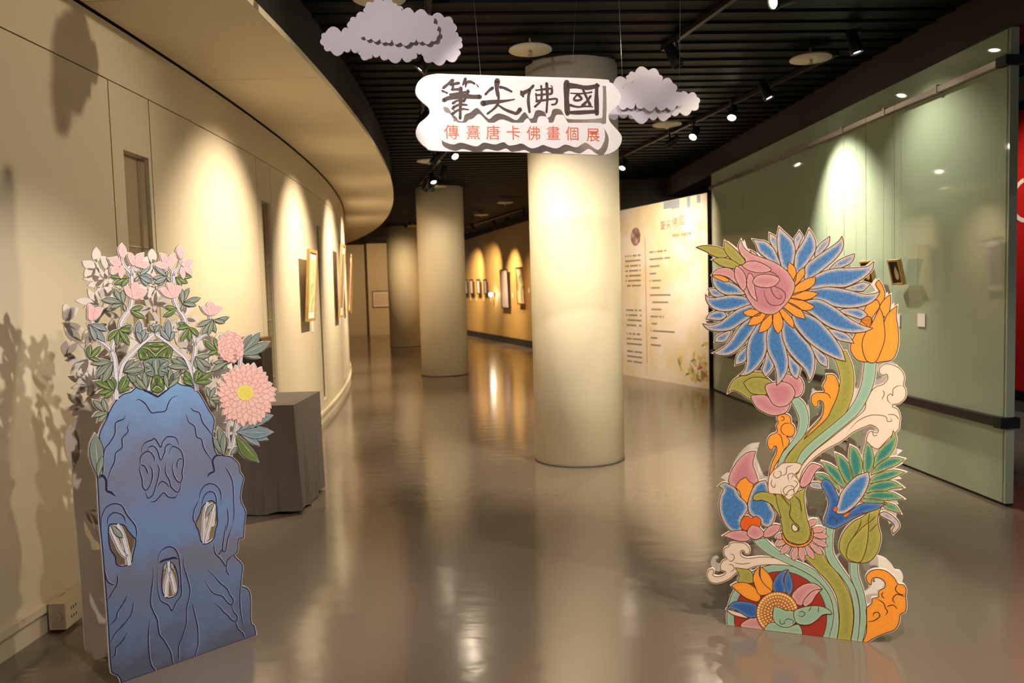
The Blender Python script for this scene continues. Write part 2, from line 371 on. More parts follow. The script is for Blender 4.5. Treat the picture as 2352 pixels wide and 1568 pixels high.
# ------------------------------------------------------------------ spotlights
def head(pos, aim, lit=True):
    """lamp body along +Z local = aim direction; returns (thing, lens)"""
def aim_quat(pos, aim): return (Vector(aim) - Vector(pos)).to_track_quat('-Z', 'Y')
hs = MB().lathe([(.026, .15), (.040, .14), (.044, .02), (.050, .0), (.050, -.03), (.042, -.03), (.040, -.004)], 20, cap=False)
hs.add([(.026 * math.cos(2 * math.pi * i / 12), .026 * math.sin(2 * math.pi * i / 12), .15) for i in range(12)], [tuple(range(12))])
HEAD = hs.mesh('housing', MT['black'], True)
LENS = MB().lathe([(.041, -.012), (.030, -.018), (.005, -.020)], 20).mesh('lens', MT['lens'])
def lamp(pos, aim, P=0, cone=45, blend=.6, col=WARM, label='', group=None):
    pos = Vector(pos)
    t = empty('track_light', (pos.x, pos.y, CEIL - .06), 0, label, 'spotlight', group)
    MB().box((-.018, -.05, -.03), (.018, .05, .165 if pos.x > 3.5 else 0)).build('adapter', MT['black'], t)
    dz = pos.z - t.location.z
    MB().tube([(0, 0, -.02), (0, 0, dz + .05)], .010).build('arm', MT['black'], t)
    q = aim_quat(pos, aim)
    h = link(bpy.data.objects.new('housing', HEAD), t); h.location = (0, 0, dz); h.rotation_euler = q.to_euler()
    if P:
        l = link(bpy.data.objects.new('lens', LENS), t); l.location = (0, 0, dz); l.rotation_euler = q.to_euler()
        ld = bpy.data.lights.new('spot', 'SPOT'); ld.energy = P; ld.spot_size = math.radians(cone); ld.spot_blend = blend; ld.color = col; ld.shadow_soft_size = .03
        lo = bpy.data.objects.new('spot_beam', ld); C.objects.link(lo); lo.parent = t
        lo.location = Vector((0, 0, dz)) + q @ Vector((0, 0, -.045)); lo.rotation_euler = q.to_euler()
    return t
ENT = ('unseen black ceiling spotlight added over the entrance to light the cutouts, sign and column', 'unseen entrance spotlights')
LL = [ENT] * 9 + [('lit spotlight on the short track over the lotus cutout', None), ('added fill spotlight on the ledge side track turned to the big column', None),
 ('spotlight washing the curved wall beside the draped table', None), ('spotlight washing the curved wall over the pale green scroll picture', None), ('spotlight washing the curved wall over the blue grey picture', None), ('spotlight washing the curved wall over the rose and violet picture', None),
 ('lit spotlight on the glass side track with clear space around it', None), ('spotlight turned away to the glass wall above the small gilt pictures', None), ('lit spotlight, one of the close pair on the glass side track', 'pair on the glass side track'), ('lit spotlight, one of the close pair on the glass side track', 'pair on the glass side track'),
 ('added spotlight hidden behind the big column lighting the text panel', None), ('lit spotlight at the text panel end of the glass side track', None), ('lit spotlight alone at the start of the brown track before the middle column', None),
 ('lit spotlight, one of the close pair above the middle column', 'pair above the middle column'), ('lit spotlight, one of the close pair above the middle column', 'pair above the middle column'), ('lit spotlight, one of two by the far ochre wall', 'pair by the ochre wall'), ('lit spotlight, one of two by the far ochre wall', 'pair by the ochre wall'),
 ('spotlight hidden behind the big column over the mahogany framed picture', None), ('spotlight at the far end of the dark track over the row of small pictures', None), ('spotlight above the furthest column', None), ('spotlight over the far end wall scroll', None), ('spotlight washing the far bend of the curved wall', None), ('added spotlight turned to the free end of the glass wall', None), ('added unseen spotlight over the red wall past the end of the glass', None)]
for L, (lb, gr) in zip(LAMPS + EXTRA_LAMPS, LL): lamp(*L, label=lb, group=gr)
lamp((1.30, 6.02, 3.18), (2.3, 5.6, 1.0), label='unlit black ceiling spotlight hanging at the end of a short track')
lamp((-1.22, 12.72, 3.18), (-2.0, 14, 1.0), label='unlit black ceiling spotlight above the middle column')
lamp((-.93, 11.4, 3.18), (-1.6, 12, 1.0), label='unlit black ceiling spotlight between lit heads by the curved ledge')
for x, y in ((0.0, 19.4), (-.35, 20.2)): lamp((x, y, 3.18), (x + 1, y + .6, 1.2), label='unlit black ceiling spotlight near the ochre wall', group='unlit spots by the ochre wall')
def track(a, b, label):
    a = Vector(a); b = Vector(b); d = (b - a); L = d.length
    o = MB().box((-.018, 0, 0), (.018, L, .035)).build('lighting_track', MT['rail'])
    o.location = (a.x, a.y, CEIL - .058); o.rotation_euler = (0, 0, math.atan2(d.y, d.x) - math.pi / 2)
    tag(o, label, 'track')
track((2.1, 2.9), (1.26, 6.35), 'black lighting track over the painted lotus cutout')
track((2.75, 6.6), (1.58, 11.6), 'black lighting track beside the green glass wall')
track((-.45, 5.0), (-.98, 9.2), 'brown lighting track behind the sign and the left cloud')
track((-.56, 9.5), (-1.5, 13.6), 'brown lighting track in front of the middle column')
track((.35, 18.2), (-1.75, 24.4), 'dark lighting track along the ochre gallery wall')

# ------------------------------------------------------------------ sprinkler plates
def plate(x, y, label, group=None):
    p = at_z(x, y, 3.31)
    t = empty('sprinkler_plate', p, 0, label, 'sprinkler', group)
    MB().lathe([(.165, 0), (.160, .012), (.03, .028), (.02, .028)], 32).build('dish', MT['plate'], t, True)
    MB().lathe([(.012, .09), (.012, .0), (.016, -.012), (.008, -.03), (.022, -.034), (.022, -.038)], 12).build('sprinkler_head', MT['steel'], t)
for x, y, wh, gr in ((1218, 116, 'just over the hanging title sign', None), (1862, 136, 'beside the brown beam over the glass wall', None), (1532, 287, 'beneath the cloud half hidden by the sign', None), (985, 371, 'alone beside the curved ledge', None), (1003, 429, 'touching the pair of lamps above the middle column', None),
        (1160, 466, 'near the ochre wall', 'plates near the ochre wall'), (1105, 494, 'near the ochre wall', 'plates near the ochre wall'), (870, -3, 'above the cloud beside the curved ledge', None), (948, 519, 'at the head of the furthest column', None)):
    plate(x, y, 'round cream sprinkler dish plate ' + wh, gr)
# ------------------------------------------------------------------ flat painted boards
def cat_rom(pts, closed=True, sub=5):
    """smooth curve through the points; a third value of 1 marks a sharp corner"""
    P = [Vector(p[:2]) for p in pts]; K = [len(p) > 2 and p[2] for p in pts]; n = len(P); out = []
    for i in range(n if closed else n - 1):
        p1, p2 = P[i], P[(i + 1) % n]
        p0 = P[i - 1] if (closed or i > 0) else p1; p3 = P[(i + 2) % n] if (closed or i + 2 < n) else p2
        if K[i]: p0 = p1
        if K[(i + 1) % n]: p3 = p2
        for j in range(sub):
            t = j / sub
            out.append(.5 * ((2 * p1) + (p2 - p0) * t + (2 * p0 - 5 * p1 + 4 * p2 - p3) * t * t + (3 * p1 - p0 - 3 * p2 + p3) * t ** 3))
    if not closed: out.append(P[-1])
    return out
def clip_floor(poly, z=0.0):
    out = []; n = len(poly)
    for i in range(n):
        a, b = poly[i], poly[(i + 1) % n]
        if a.y >= z: out.append(a)
        if (a.y >= z) != (b.y >= z): out.append(a.lerp(b, (z - a.y) / (b.y - a.y)))
    return out
def area(p): return sum(p[i - 1].x * p[i].y - p[i].x * p[i - 1].y for i in range(len(p))) / 2
def clean(p, eps=2e-4):
    q = []
    for v in p:
        if not q or (v - q[-1]).length > eps: q.append(v)
    while len(q) > 2 and (q[0] - q[-1]).length < eps: q.pop()
    if area(q) < 0: q.reverse()
    return q
def offset(p, w):
    n = len(p); out = []
    for i in range(n):
        a = (p[i] - p[i - 1]); b = (p[(i + 1) % n] - p[i])
        if a.length < 1e-9 or b.length < 1e-9: out.append(p[i].copy()); continue
        a.normalize(); b.normalize()
        na, nb = Vector((a.y, -a.x)), Vector((b.y, -b.x)); m = na + nb
        if m.length < .3: m = na
        m.normalize(); k = max(.45, m.dot(na)); out.append(p[i] + m * (w / k))
    return out
def seg_dist(Q, loops):
    D = np.full(len(Q), 9.9)
    for L in loops:
        A = np.array([tuple(v) for v in L]); B = np.roll(A, -1, 0); AB = B - A; l2 = np.maximum((AB ** 2).sum(1), 1e-12)
        for k in range(0, len(Q), 400):
            q = Q[k:k + 400, None, :]
            t = np.clip(((q - A) * AB).sum(2) / l2, 0, 1); e = A + AB * t[..., None] - q
            D[k:k + 400] = np.minimum(D[k:k + 400], np.sqrt((e ** 2).sum(2)).min(1))
    return D
def fill(loops, step=None):
    """triangles inside loops (odd-even); with step also interior points and distance to the edge"""
    vs = []; ed = []
    for L in loops:
        b = len(vs); vs += [Vector(v) for v in L]; ed += [(b + i, b + (i + 1) % len(L)) for i in range(len(L))]
    if step:
        A = np.array([tuple(v) for v in vs]); lo, hi = A.min(0), A.max(0)
        gx = np.arange(lo[0] + step * .5, hi[0], step); gy = np.arange(lo[1] + step * .5, hi[1], step * .87)
        if len(gx) and len(gy):
            X, Y = np.meshgrid(gx, gy); X[1::2] += step / 2; Q = np.stack([X.ravel(), Y.ravel()], 1)
            ins = np.zeros(len(Q), bool)
            for L in loops:
                P = np.array([tuple(v) for v in L]); R = np.roll(P, -1, 0)
                for (x1, y1), (x2, y2) in zip(P, R):
                    if y1 == y2: continue
                    c = ((y1 > Q[:, 1]) != (y2 > Q[:, 1])) & (Q[:, 0] < (x2 - x1) * (Q[:, 1] - y1) / (y2 - y1) + x1); ins ^= c
            Q = Q[ins]
            if len(Q): vs += [Vector(q) for q in Q[seg_dist(Q, loops) > step * .45].tolist()]
    v, e, f = delaunay_2d_cdt(vs, ed, [], 1, 1e-6)[:3]
    if len(loops) > 1:
        V = np.array([tuple(p) for p in v]); F = np.array([q[:3] for q in f]); Q = V[F].mean(1); ins = np.zeros(len(Q), bool)
        for L in loops:
            for i in range(len(L)):
                (x1, y1), (x2, y2) = L[i - 1], L[i]
                if y1 != y2: ins ^= ((y1 > Q[:, 1]) != (y2 > Q[:, 1])) & (Q[:, 0] < (x2 - x1) * (Q[:, 1] - y1) / (y2 - y1) + x1)
        f = [q for q, k in zip(f, ins) if k]
    d = seg_dist(np.array([tuple(p) for p in v]), loops) if step else np.zeros(len(v))
    return v, f, d
def ribbon(pts, w, closed=False, taper=False):
    n = len(pts); L = []; R = []
    for i, p in enumerate(pts):
        a = pts[i - 1] if (closed or i) else p; b = pts[(i + 1) % n] if (closed or i < n - 1) else p
        t = b - a
        if t.length < 1e-9: t = Vector((1, 0))
        t.normalize(); nn = Vector((-t.y, t.x))
        k = (w(i / max(1, n - 1)) if callable(w) else w) / 2
        if taper: k *= max(.15, min(1, 5 * (i / (n - 1)) + .1, 5 * (1 - i / (n - 1)) + .1))
        L.append(p + nn * k); R.append(p - nn * k)
    return L, R

class Cutout:
    """an upright printed board; local x = along the board, local -y = front, local z = up"""
    def __init__(s, name, a_px, b_px, label, cat, T=.012, foot_z=0.0, back=None):
        A = at_z(*a_px, foot_z) if len(a_px) == 2 else Vector(a_px); B = at_z(*b_px, foot_z) if len(b_px) == 2 else Vector(b_px)
        s.O = A.copy(); s.O.z = 0; U = (B - A); U.z = 0; s.U = U.normalized(); s.N = Vector((s.U.y, -s.U.x, 0)); s.T = T
        s.t = empty(name, s.O, math.atan2(s.U.y, s.U.x), label, cat); s.base = MB(); s.back = back
    def uv(s, x, y):
        d = ray(x, y); k = (s.O - CAM).dot(s.N) / d.dot(s.N); P = CAM + d * k - s.O
        return Vector((P.dot(s.U), P.z))
    def px(s, crop, pts):
        ox, oy, sc_ = crop; out = []
        for p in pts:
            q = s.uv(ox + p[0] / sc_, oy + p[1] / sc_); out.append((q.x, q.y) + tuple(p[2:]))
        return out
    def y(s, layer): return -(s.T / 2 + .0003 + layer * .00022)
    def substrate(s, loops, w=.004):
        L2 = [offset(L, w if i == 0 else -w * .3) for i, L in enumerate(loops)]
        v, f, _ = fill(L2); h = s.T / 2
        s.base.add([(p.x, -h, p.y) for p in v], [tuple(reversed(q)) if 0 else q for q in f])
        s.base.add([(p.x, h, p.y) for p in v], [tuple(reversed(q)) for q in f])
        for L in L2:
            n = len(L)
            s.base.add([(p.x, -h, p.y) for p in L] + [(p.x, h, p.y) for p in L], [(i, n + i, n + (i + 1) % n, (i + 1) % n) for i in range(n)])
    def shape(s, name, loops, mt, layer=1, line=None, lw=.0025, step=.008, parent=None, sub=True, inner=(), ilw=None, build=True, rib=None):
        """loops: board-space polygons (first outer, others holes); inner: extra drawn lines"""
        loops = [clean(clip_floor(L) if s.back is not None else L) for L in loops]
        if len(loops[0]) < 3: return None
        if sub: s.substrate(loops)
        mb = MB(); v, f, d = fill(loops, step); y = s.y(layer)
        mb.add([(p.x, y, p.y) for p in v], f, 0, [max(1e-5, q) for q in d])
        y2 = y - .0001
        if line:
            for L in loops:
                a, b = ribbon(L, lw, True); n = len(L)
                mb.add([(p.x, y2, p.y) for p in a + b], [(i, n + i, n + (i + 1) % n, (i + 1) % n) for i in range(n)], 1, [1e-5] * (2 * n))
        for L in inner:
            if len(L) < 2: continue
            a, b = ribbon(L, ilw or lw, False, True); n = len(L)
            mb.add([(p.x, y2, p.y) for p in a + b], [(i, n + i, n + i + 1, i + 1) for i in range(n - 1)], 1, [1e-5] * (2 * n))
        if rib:
            for L in rib[1]:
                a, b = ribbon(L, rib[2], False, True); n = len(L)
                mb.add([(p.x, y2 - .00005, p.y) for p in a + b], [(i, n + i, n + i + 1, i + 1) for i in range(n - 1)], 2, [1e-5] * (2 * n))
        ms = [mt, line or mt] + ([rib[0]] if rib else [])
        return mb.build(name, ms, parent or s.t)
    def poly(s, crop, name, pts, mt, layer=1, line=None, lw=.0031, step=.008, inner=(), sub=5, **k):
        return s.shape(name, [cat_rom(s.px(crop, pts), True, sub)], MT[mt], layer, MT[line] if line else None, lw, step, inner=[cat_rom(s.px(crop, L), False, 5) for L in inner], **k)
    def stem(s, crop, name, left, right, mt, layer=1, line=None, lw=.0025, **k):
        a = cat_rom(s.px(crop, left), False, 5); b = cat_rom(s.px(crop, right), False, 5)
        return s.shape(name, [a + b[::-1]], MT[mt], layer, MT[line] if line else None, lw, **k)
    def strokes(s, crop, name, lines, w, mt, layer=1, line=None, lw=.0016, step=.006, w2=None, **k):
        c = cat_rom(s.px(crop, lines), False, 6); a, b = ribbon(c, (lambda t: w + ((w2 or w) - w) * t))
        return s.shape(name, [a + b[::-1]], MT[mt], layer, MT[line] if line else None, lw, step, **k)
    def lens(s, base, tip, w, bend=0, n=8, belly=.5):
        """leaf or petal outline in board space"""
        b, t = Vector(base), Vector(tip); d = t - b; nn = Vector((-d.y, d.x)).normalized(); L = d.length; a = []; c = []
        for i in range(n + 1):
            u = i / n; p = b + d * u + nn * (bend * L * math.sin(math.pi * u)); h = w / 2 * (math.sin(math.pi * u ** (math.log(.5) / math.log(belly)))) ** .8
            a.append(p + nn * h); c.append(p - nn * h)
        return a + c[-2:0:-1]
    def finish(s, mt, labels=('board', 'back_board'), back_mt=None):
        me = s.base.mesh(labels[0], mt); o = link(bpy.data.objects.new(labels[0], me), s.t)
        if s.back:
            m2 = me
            o2 = link(bpy.data.objects.new(labels[1], m2), s.t); o2.location = (0, s.back, 0)
            o2['label'] = 'plain cream backing board of the same outline'

INK = dict(gold=srgb(120, 84, 38), brown=srgb(74, 44, 22), navy=srgb(18, 26, 74), darkgreen=srgb(26, 34, 40), rose=srgb(205, 128, 122))
for k, v in INK.items(): MT['ink_' + k] = mat('ink_' + k, v, .55)
cr_ = srgb(226, 196, 150)
MT['pblue'] = print_mat('painted_blue', srgb(214, 172, 118), srgb(196, 184, 176), srgb(72, 130, 186), .005, .017, srgb(36, 84, 146))
MT['pblue2'] = print_mat('painted_deep_blue', srgb(150, 140, 120), srgb(84, 124, 176), srgb(46, 98, 168), .004, .016, srgb(30, 70, 132))
MT['porange'] = print_mat('painted_orange', srgb(228, 150, 70), srgb(240, 150, 48), srgb(246, 160, 50), .004, .020, srgb(236, 132, 34))
MT['pverm'] = print_mat('painted_vermilion', srgb(226, 120, 50), srgb(226, 98, 30), srgb(224, 92, 26), .003, .012)
MT['ppink'] = print_mat('painted_rose_pink', srgb(222, 175, 150), srgb(208, 150, 150), srgb(190, 118, 128), .006, .030, srgb(202, 140, 146))
MT['polive'] = print_mat('painted_olive', srgb(190, 170, 80), srgb(168, 158, 70), srgb(138, 140, 66), .005, .022, srgb(186, 168, 70))
MT['pteal'] = print_mat('painted_pale_teal', srgb(200, 190, 130), srgb(160, 186, 160), srgb(134, 176, 162), .003, .014, srgb(160, 176, 124))
MT['pgreen'] = print_mat('painted_feather_green', srgb(206, 196, 130), srgb(130, 166, 110), srgb(56, 128, 116), .004, .014, srgb(40, 104, 108))
MT['pcream'] = print_mat('painted_cream', srgb(220, 190, 150), srgb(226, 204, 182), srgb(228, 208, 188), .003, .012)
MT['pred'] = print_mat('painted_red', srgb(160, 52, 34), srgb(162, 46, 28), srgb(160, 44, 26), .003, .012)
MT['pgold'] = print_mat('painted_gold', srgb(200, 130, 40), srgb(214, 140, 50), srgb(186, 116, 48), .004, .030, srgb(150, 84, 36))
MT['pdot'] = mat('painted_dot', srgb(238, 214, 160), .5)
MT['rock'] = print_mat('painted_rock_blue', srgb(92, 118, 170), srgb(104, 136, 190), srgb(106, 140, 190), .004, .03)
MT['blossom'] = print_mat('painted_blossom', srgb(240, 196, 196), srgb(238, 192, 192), srgb(232, 170, 172), .005, .018)
MT['chrys'] = print_mat('painted_chrysanthemum', srgb(238, 186, 172), srgb(240, 190, 178), srgb(244, 200, 190), .003, .010)
MT['yellow'] = print_mat('painted_yellow', srgb(226, 206, 90), srgb(238, 226, 120), srgb(240, 228, 110), .003, .01, srgb(214, 190, 60), 300)
MT['lgreen'] = print_mat('painted_leaf_green', srgb(150, 160, 84), srgb(96, 130, 62), srgb(78, 104, 52), .003, .010, srgb(128, 134, 72), 220)
MT['lgrey'] = print_mat('painted_leaf_grey', srgb(168, 166, 132), srgb(132, 144, 132), srgb(112, 130, 126), .003, .010, srgb(140, 146, 128), 220)
MT['lblue'] = print_mat('painted_leaf_blue', srgb(172, 172, 148), srgb(140, 156, 160), srgb(120, 142, 156), .003, .010, srgb(96, 116, 140), 220)
MT['bark'] = print_mat('painted_bark', srgb(206, 198, 206), srgb(226, 220, 228), srgb(232, 226, 234), .002, .005, srgb(170, 164, 184), 420)
MT['vein'] = mat('painted_vein', srgb(214, 202, 140), .5)
# rock: mottled bands of blue, brighter near the top of the picture, greyer lower down; light fall-off is painted into the darker foot
def rock_mat():
    m = MT['rock']; nt = m.node_tree; N = nt.nodes.new; L = nt.links.new
    b = nt.nodes['Principled BSDF']
    tc = N('ShaderNodeTexCoord'); sx = N('ShaderNodeSeparateXYZ'); L(tc.outputs['Object'], sx.inputs[0])
    nz = N('ShaderNodeTexNoise'); nz.inputs['Scale'].default_value = 5; nz.inputs['Detail'].default_value = 5; nz.inputs['Roughness'].default_value = .62; L(tc.outputs['Object'], nz.inputs['Vector'])
    a = N('ShaderNodeMath'); a.operation = 'MULTIPLY_ADD'; a.inputs[1].default_value = .55; L(nz.outputs['Fac'], a.inputs[0]); L(sx.outputs['Z'], a.inputs[2])
    cr = N('ShaderNodeValToRGB'); e = cr.color_ramp.elements
    e[0].position = .2; e[0].color = (*srgb(84, 88, 106), 1); e[1].position = 1.0; e[1].color = (*srgb(122, 166, 214), 1)
    for p, c in ((.34, srgb(98, 118, 154)), (.46, srgb(112, 114, 132)), (.58, srgb(108, 134, 180)), (.72, srgb(118, 122, 146)), (.86, srgb(116, 142, 184))): q = e.new(p); q.color = (*c, 1)
    mr = N('ShaderNodeMapRange'); mr.inputs['From Min'].default_value = 0; mr.inputs['From Max'].default_value = 1.5; L(a.outputs[0], mr.inputs['Value']); L(mr.outputs[0], cr.inputs[0])
    L(cr.outputs[0], b.inputs['Base Color'])
rock_mat()

# ================================================================== right board: lotus, bird and scrolls
cA, cB, cC = (1580, 500, 3.92), (1580, 820, 4.126), (1580, 1140, 4.126)
R = Cutout('lotus_cutout', (1690, 1437), (1985, 1473), 'tall painted board cutout of a huge blue lotus with curling stems and a bird', 'cutout', back=.16)
g = 'ink_brown'
SHIFT = lambda pts, dy: [(p[0], p[1] + dy) + tuple(p[2:]) for p in pts]
# medallion behind everything
def ring_pts(cx, cy, r, n=48): return [(cx + r * math.cos(2 * math.pi * i / n), cy + r * math.sin(2 * math.pi * i / n)) for i in range(n)]
R.poly(cC, 'medallion_ring', ring_pts(878, 1142, 508), 'pteal', 0, g, sub=2, step=.012)
R.poly(cC, 'medallion_disc', ring_pts(878, 1142, 437), 'pred', 1, g, sub=2, step=.02)
# stems
R.stem(cC, 'stem', [(620, 400), (660, 460), (760, 540), (880, 600), (1010, 660), (1130, 720), (1230, 790), (1310, 880), (1360, 980), (1380, 1090), (1372, 1200), (1335, 1345)],
       [(730, 390), (790, 450), (880, 520), (990, 590), (1110, 640), (1210, 700), (1300, 800), (1370, 900), (1410, 1010), (1430, 1130), (1428, 1240), (1410, 1350)], 'pteal', 3, g)
R.stem(cC, 'stem', [(1310, 270), (1310, 400), (1300, 520), (1350, 640), (1450, 750), (1530, 880), (1570, 1050), (1570, 1200), (1540, 1380)],
       [(1390, 270), (1370, 400), (1380, 530), (1440, 640), (1530, 770), (1600, 900), (1630, 1080), (1622, 1250), (1600, 1390)], 'pteal', 3, g)
R.stem(cC, 'stem', [(1535, 600), (1540, 750), (1590, 880), (1625, 1050), (1622, 1250), (1600, 1390)], [(1610, 600), (1612, 730), (1660, 880), (1690, 1030), (1690, 1200), (1648, 1395)], 'pteal', 3, g)
R.stem(cC, 'main_stem', [(1100, 560), (1160, 625), (1240, 710), (1330, 800), (1400, 920), (1430, 1050), (1435, 1200), (1412, 1370)],
       [(1270, 500), (1330, 620), (1420, 720), (1500, 850), (1550, 980), (1568, 1150), (1538, 1380)], 'polive', 4, g)
R.stem(cB, 'main_stem', [(1340, -60), (1400, 40), (1435, 150), (1440, 250), (1400, 380), (1330, 500), (1230, 600), (1100, 740), (1000, 860), (940, 940), (900, 1040)],
       [(1500, -60), (1545, 40), (1568, 130), (1575, 260), (1550, 400), (1480, 550), (1370, 660), (1220, 780), (1100, 890), (1030, 1020)], 'polive', 3, g)
R.stem(cB, 'stem', [(970, 400), (1010, 470), (1050, 560), (1050, 660), (1010, 760), (940, 850), (880, 930), (840, 1050)], [(1040, 375), (1100, 430), (1140, 530), (1140, 640), (1100, 740), (1020, 830), (930, 940), (890, 1040)], 'pteal', 4, g)
# cream scrolls
R.poly(cB, 'scroll', [(1030, 1110), (1050, 1180), (1090, 1070), (1180, 965), (1300, 875), (1450, 795), (1570, 705), (1680, 655), (1740, 640), (1800, 680), (1790, 715), (1730, 700), (1700, 740), (1692, 800), (1740, 840), (1800, 865), (1870, 800), (1930, 740), (1995, 680), (2005, 620), (2010, 560), (1985, 490), (1940, 470), (1945, 445), (2000, 435), (2058, 380), (2062, 305), (2040, 265), (2050, 190), (2020, 120), (1950, 75), (1870, 62), (1815, 105), (1820, 155), (1855, 168), (1885, 160), (1892, 205), (1850, 255), (1790, 275), (1745, 310), (1690, 390), (1680, 480), (1640, 530), (1540, 615), (1430, 705), (1310, 800), (1190, 895), (1100, 995), (1050, 1075)],
       'pcream', 2, 'ink_gold', inner=[[(2040, 270), (1990, 270), (1945, 300), (1940, 360), (1920, 345), (1890, 370), (1900, 420), (1945, 445)], [(1845, 310), (1860, 345), (1835, 400)], [(1510, 710), (1600, 610), (1720, 550), (1840, 550), (1880, 570), (1890, 605), (1930, 600), (1915, 570)], [(1745, 690), (1760, 740), (1800, 735)], [(1890, 540), (1960, 545), (2000, 590)]])
R.poly(cC, 'scroll', [(185, 740), (200, 695), (235, 682), (248, 705), (240, 742), (290, 755), (345, 735), (360, 705), (318, 690), (308, 650), (335, 605), (372, 585), (345, 545), (348, 490), (390, 468), (405, 440), (465, 430), (540, 442), (582, 485), (580, 530), (552, 538), (530, 505), (500, 515), (508, 558), (570, 580), (700, 568), (850, 580), (950, 615), (1015, 655), (900, 642), (760, 640), (640, 655), (560, 685), (500, 690), (455, 720), (400, 770), (330, 803), (270, 816), (212, 798)],
       'pcream', 2, 'ink_gold', inner=[[(375, 585), (410, 610), (440, 580), (430, 545), (395, 545)], [(385, 640), (420, 640), (440, 680), (400, 715)], [(440, 620), (520, 635), (600, 620)]])
R.poly(cB, 'bud_leaf', [(378, 338, 1), (395, 280), (440, 210), (520, 170), (620, 140), (700, 145), (750, 190), (790, 250), (760, 340), (690, 375), (600, 392), (560, 380), (500, 340), (430, 310)], 'polive', 3, g)
R.poly(cB, 'bud_leaf', [(528, 240, 1), (600, 195), (700, 190), (790, 225), (790, 290), (740, 350), (660, 350), (590, 330)], 'polive', 4, g)
R.poly(cB, 'bud_petal', [(900, 150), (1010, 178), (1065, 195), (1097, 255), (1090, 330), (1050, 372), (1000, 370), (960, 290), (900, 230)], 'ppink', 4, g)
R.poly(cB, 'bud_petal', [(598, 372), (650, 355), (740, 358), (800, 420), (880, 450), (965, 440), (940, 510), (880, 542), (800, 548), (720, 520), (650, 470)], 'ppink', 5, g)
R.poly(cB, 'bud_petal', [(735, 270), (800, 238), (900, 230), (980, 262), (1016, 335), (985, 412), (930, 457), (860, 467), (800, 432), (755, 350)], 'ppink', 6, g)
R.poly(cB, 'flame_leaf', [(1312, 162, 1), (1380, 165), (1415, 210), (1432, 290), (1410, 380), (1370, 470), (1320, 570), (1240, 650), (1100, 775, 1), (1160, 690), (1240, 610), (1280, 530), (1285, 440), (1255, 408), (1232, 420), (1232, 462), (1200, 467), (1170, 420), (1175, 360), (1220, 332), (1292, 325), (1278, 270), (1310, 210)], 'porange', 5, g,
       inner=[[(1240, 335), (1300, 335), (1340, 360), (1350, 395)]])
R.poly(cB, 'flame_leaf', [(843, 582), (860, 548), (920, 535), (970, 562), (978, 620), (1008, 655), (1010, 720), (970, 752), (935, 742), (962, 785), (950, 835), (915, 870), (870, 955), (820, 1040), (795, 1140), (765, 1270, 1), (768, 1200), (775, 1090), (800, 990), (840, 905), (842, 850), (820, 840), (800, 872), (770, 862), (753, 800), (780, 740), (838, 712), (850, 690), (840, 650), (858, 612)], 'porange', 5, g,
       inner=[[(880, 600), (910, 590), (905, 560), (880, 565)], [(978, 625), (920, 625), (885, 660), (890, 710), (935, 742)], [(850, 720), (885, 750), (905, 860)]])
R.stem(cB, 'stem', [(1672, 30), (1660, 150), (1640, 260), (1590, 390), (1500, 520), (1400, 610), (1290, 700), (1180, 790), (1080, 890), (1030, 990), (1000, 1090)], [(1788, 30), (1770, 200), (1730, 330), (1640, 500), (1540, 600), (1430, 690), (1310, 790), (1190, 890), (1100, 990), (1045, 1100)], 'pteal', 4, g)
# left iris-like flower
R.poly(cB, 'petal', [(645, 885, 1), (560, 900), (480, 970), (420, 1060), (388, 1150), (400, 1205), (450, 1240), (550, 1260), (640, 1190), (668, 1170), (640, 1080), (617, 1000)], 'ppink', 3, g)
R.poly(cB, 'petal', [(455, 1225), (500, 1160), (550, 1133, 1), (590, 1180), (622, 1200), (605, 1270), (562, 1380), (520, 1360), (490, 1270)], 'porange', 4, g)
R.poly(cB, 'petal', [(290, 1218, 1), (340, 1183), (400, 1205), (455, 1240), (490, 1310), (550, 1370), (572, 1430), (540, 1490), (505, 1545), (520, 1600), (490, 1650), (420, 1645), (360, 1590), (315, 1500), (297, 1400), (310, 1310), (335, 1250)], 'pblue', 5, g)
R.poly(cB, 'petal', [(735, 1160, 1), (660, 1185), (610, 1250), (570, 1370), (575, 1450), (610, 1500), (680, 1530), (700, 1580), (760, 1605), (800, 1570), (828, 1480), (800, 1420), (760, 1340), (775, 1290), (760, 1210)], 'pblue', 5, g)
R.poly(cC, 'petal', [(502, 235), (530, 190), (570, 178), (600, 200), (650, 183), (692, 220), (685, 270), (640, 300), (570, 315), (530, 312), (502, 280)], 'pverm', 6, g)
R.poly(cC, 'sepal', [(335, 367, 1), (400, 330), (480, 315), (560, 325), (600, 370), (570, 412), (490, 417), (400, 390)], 'ppink', 7, g)
R.poly(cC, 'sepal', [(715, 340), (760, 285), (820, 260), (882, 268, 1), (862, 320), (800, 370), (740, 382), (710, 365)], 'ppink', 7, g)
R.poly(cC, 'sepal', [(612, 263, 1), (670, 280), (718, 335), (708, 372), (650, 402), (590, 382), (563, 340), (580, 290)], 'ppink', 8, g)
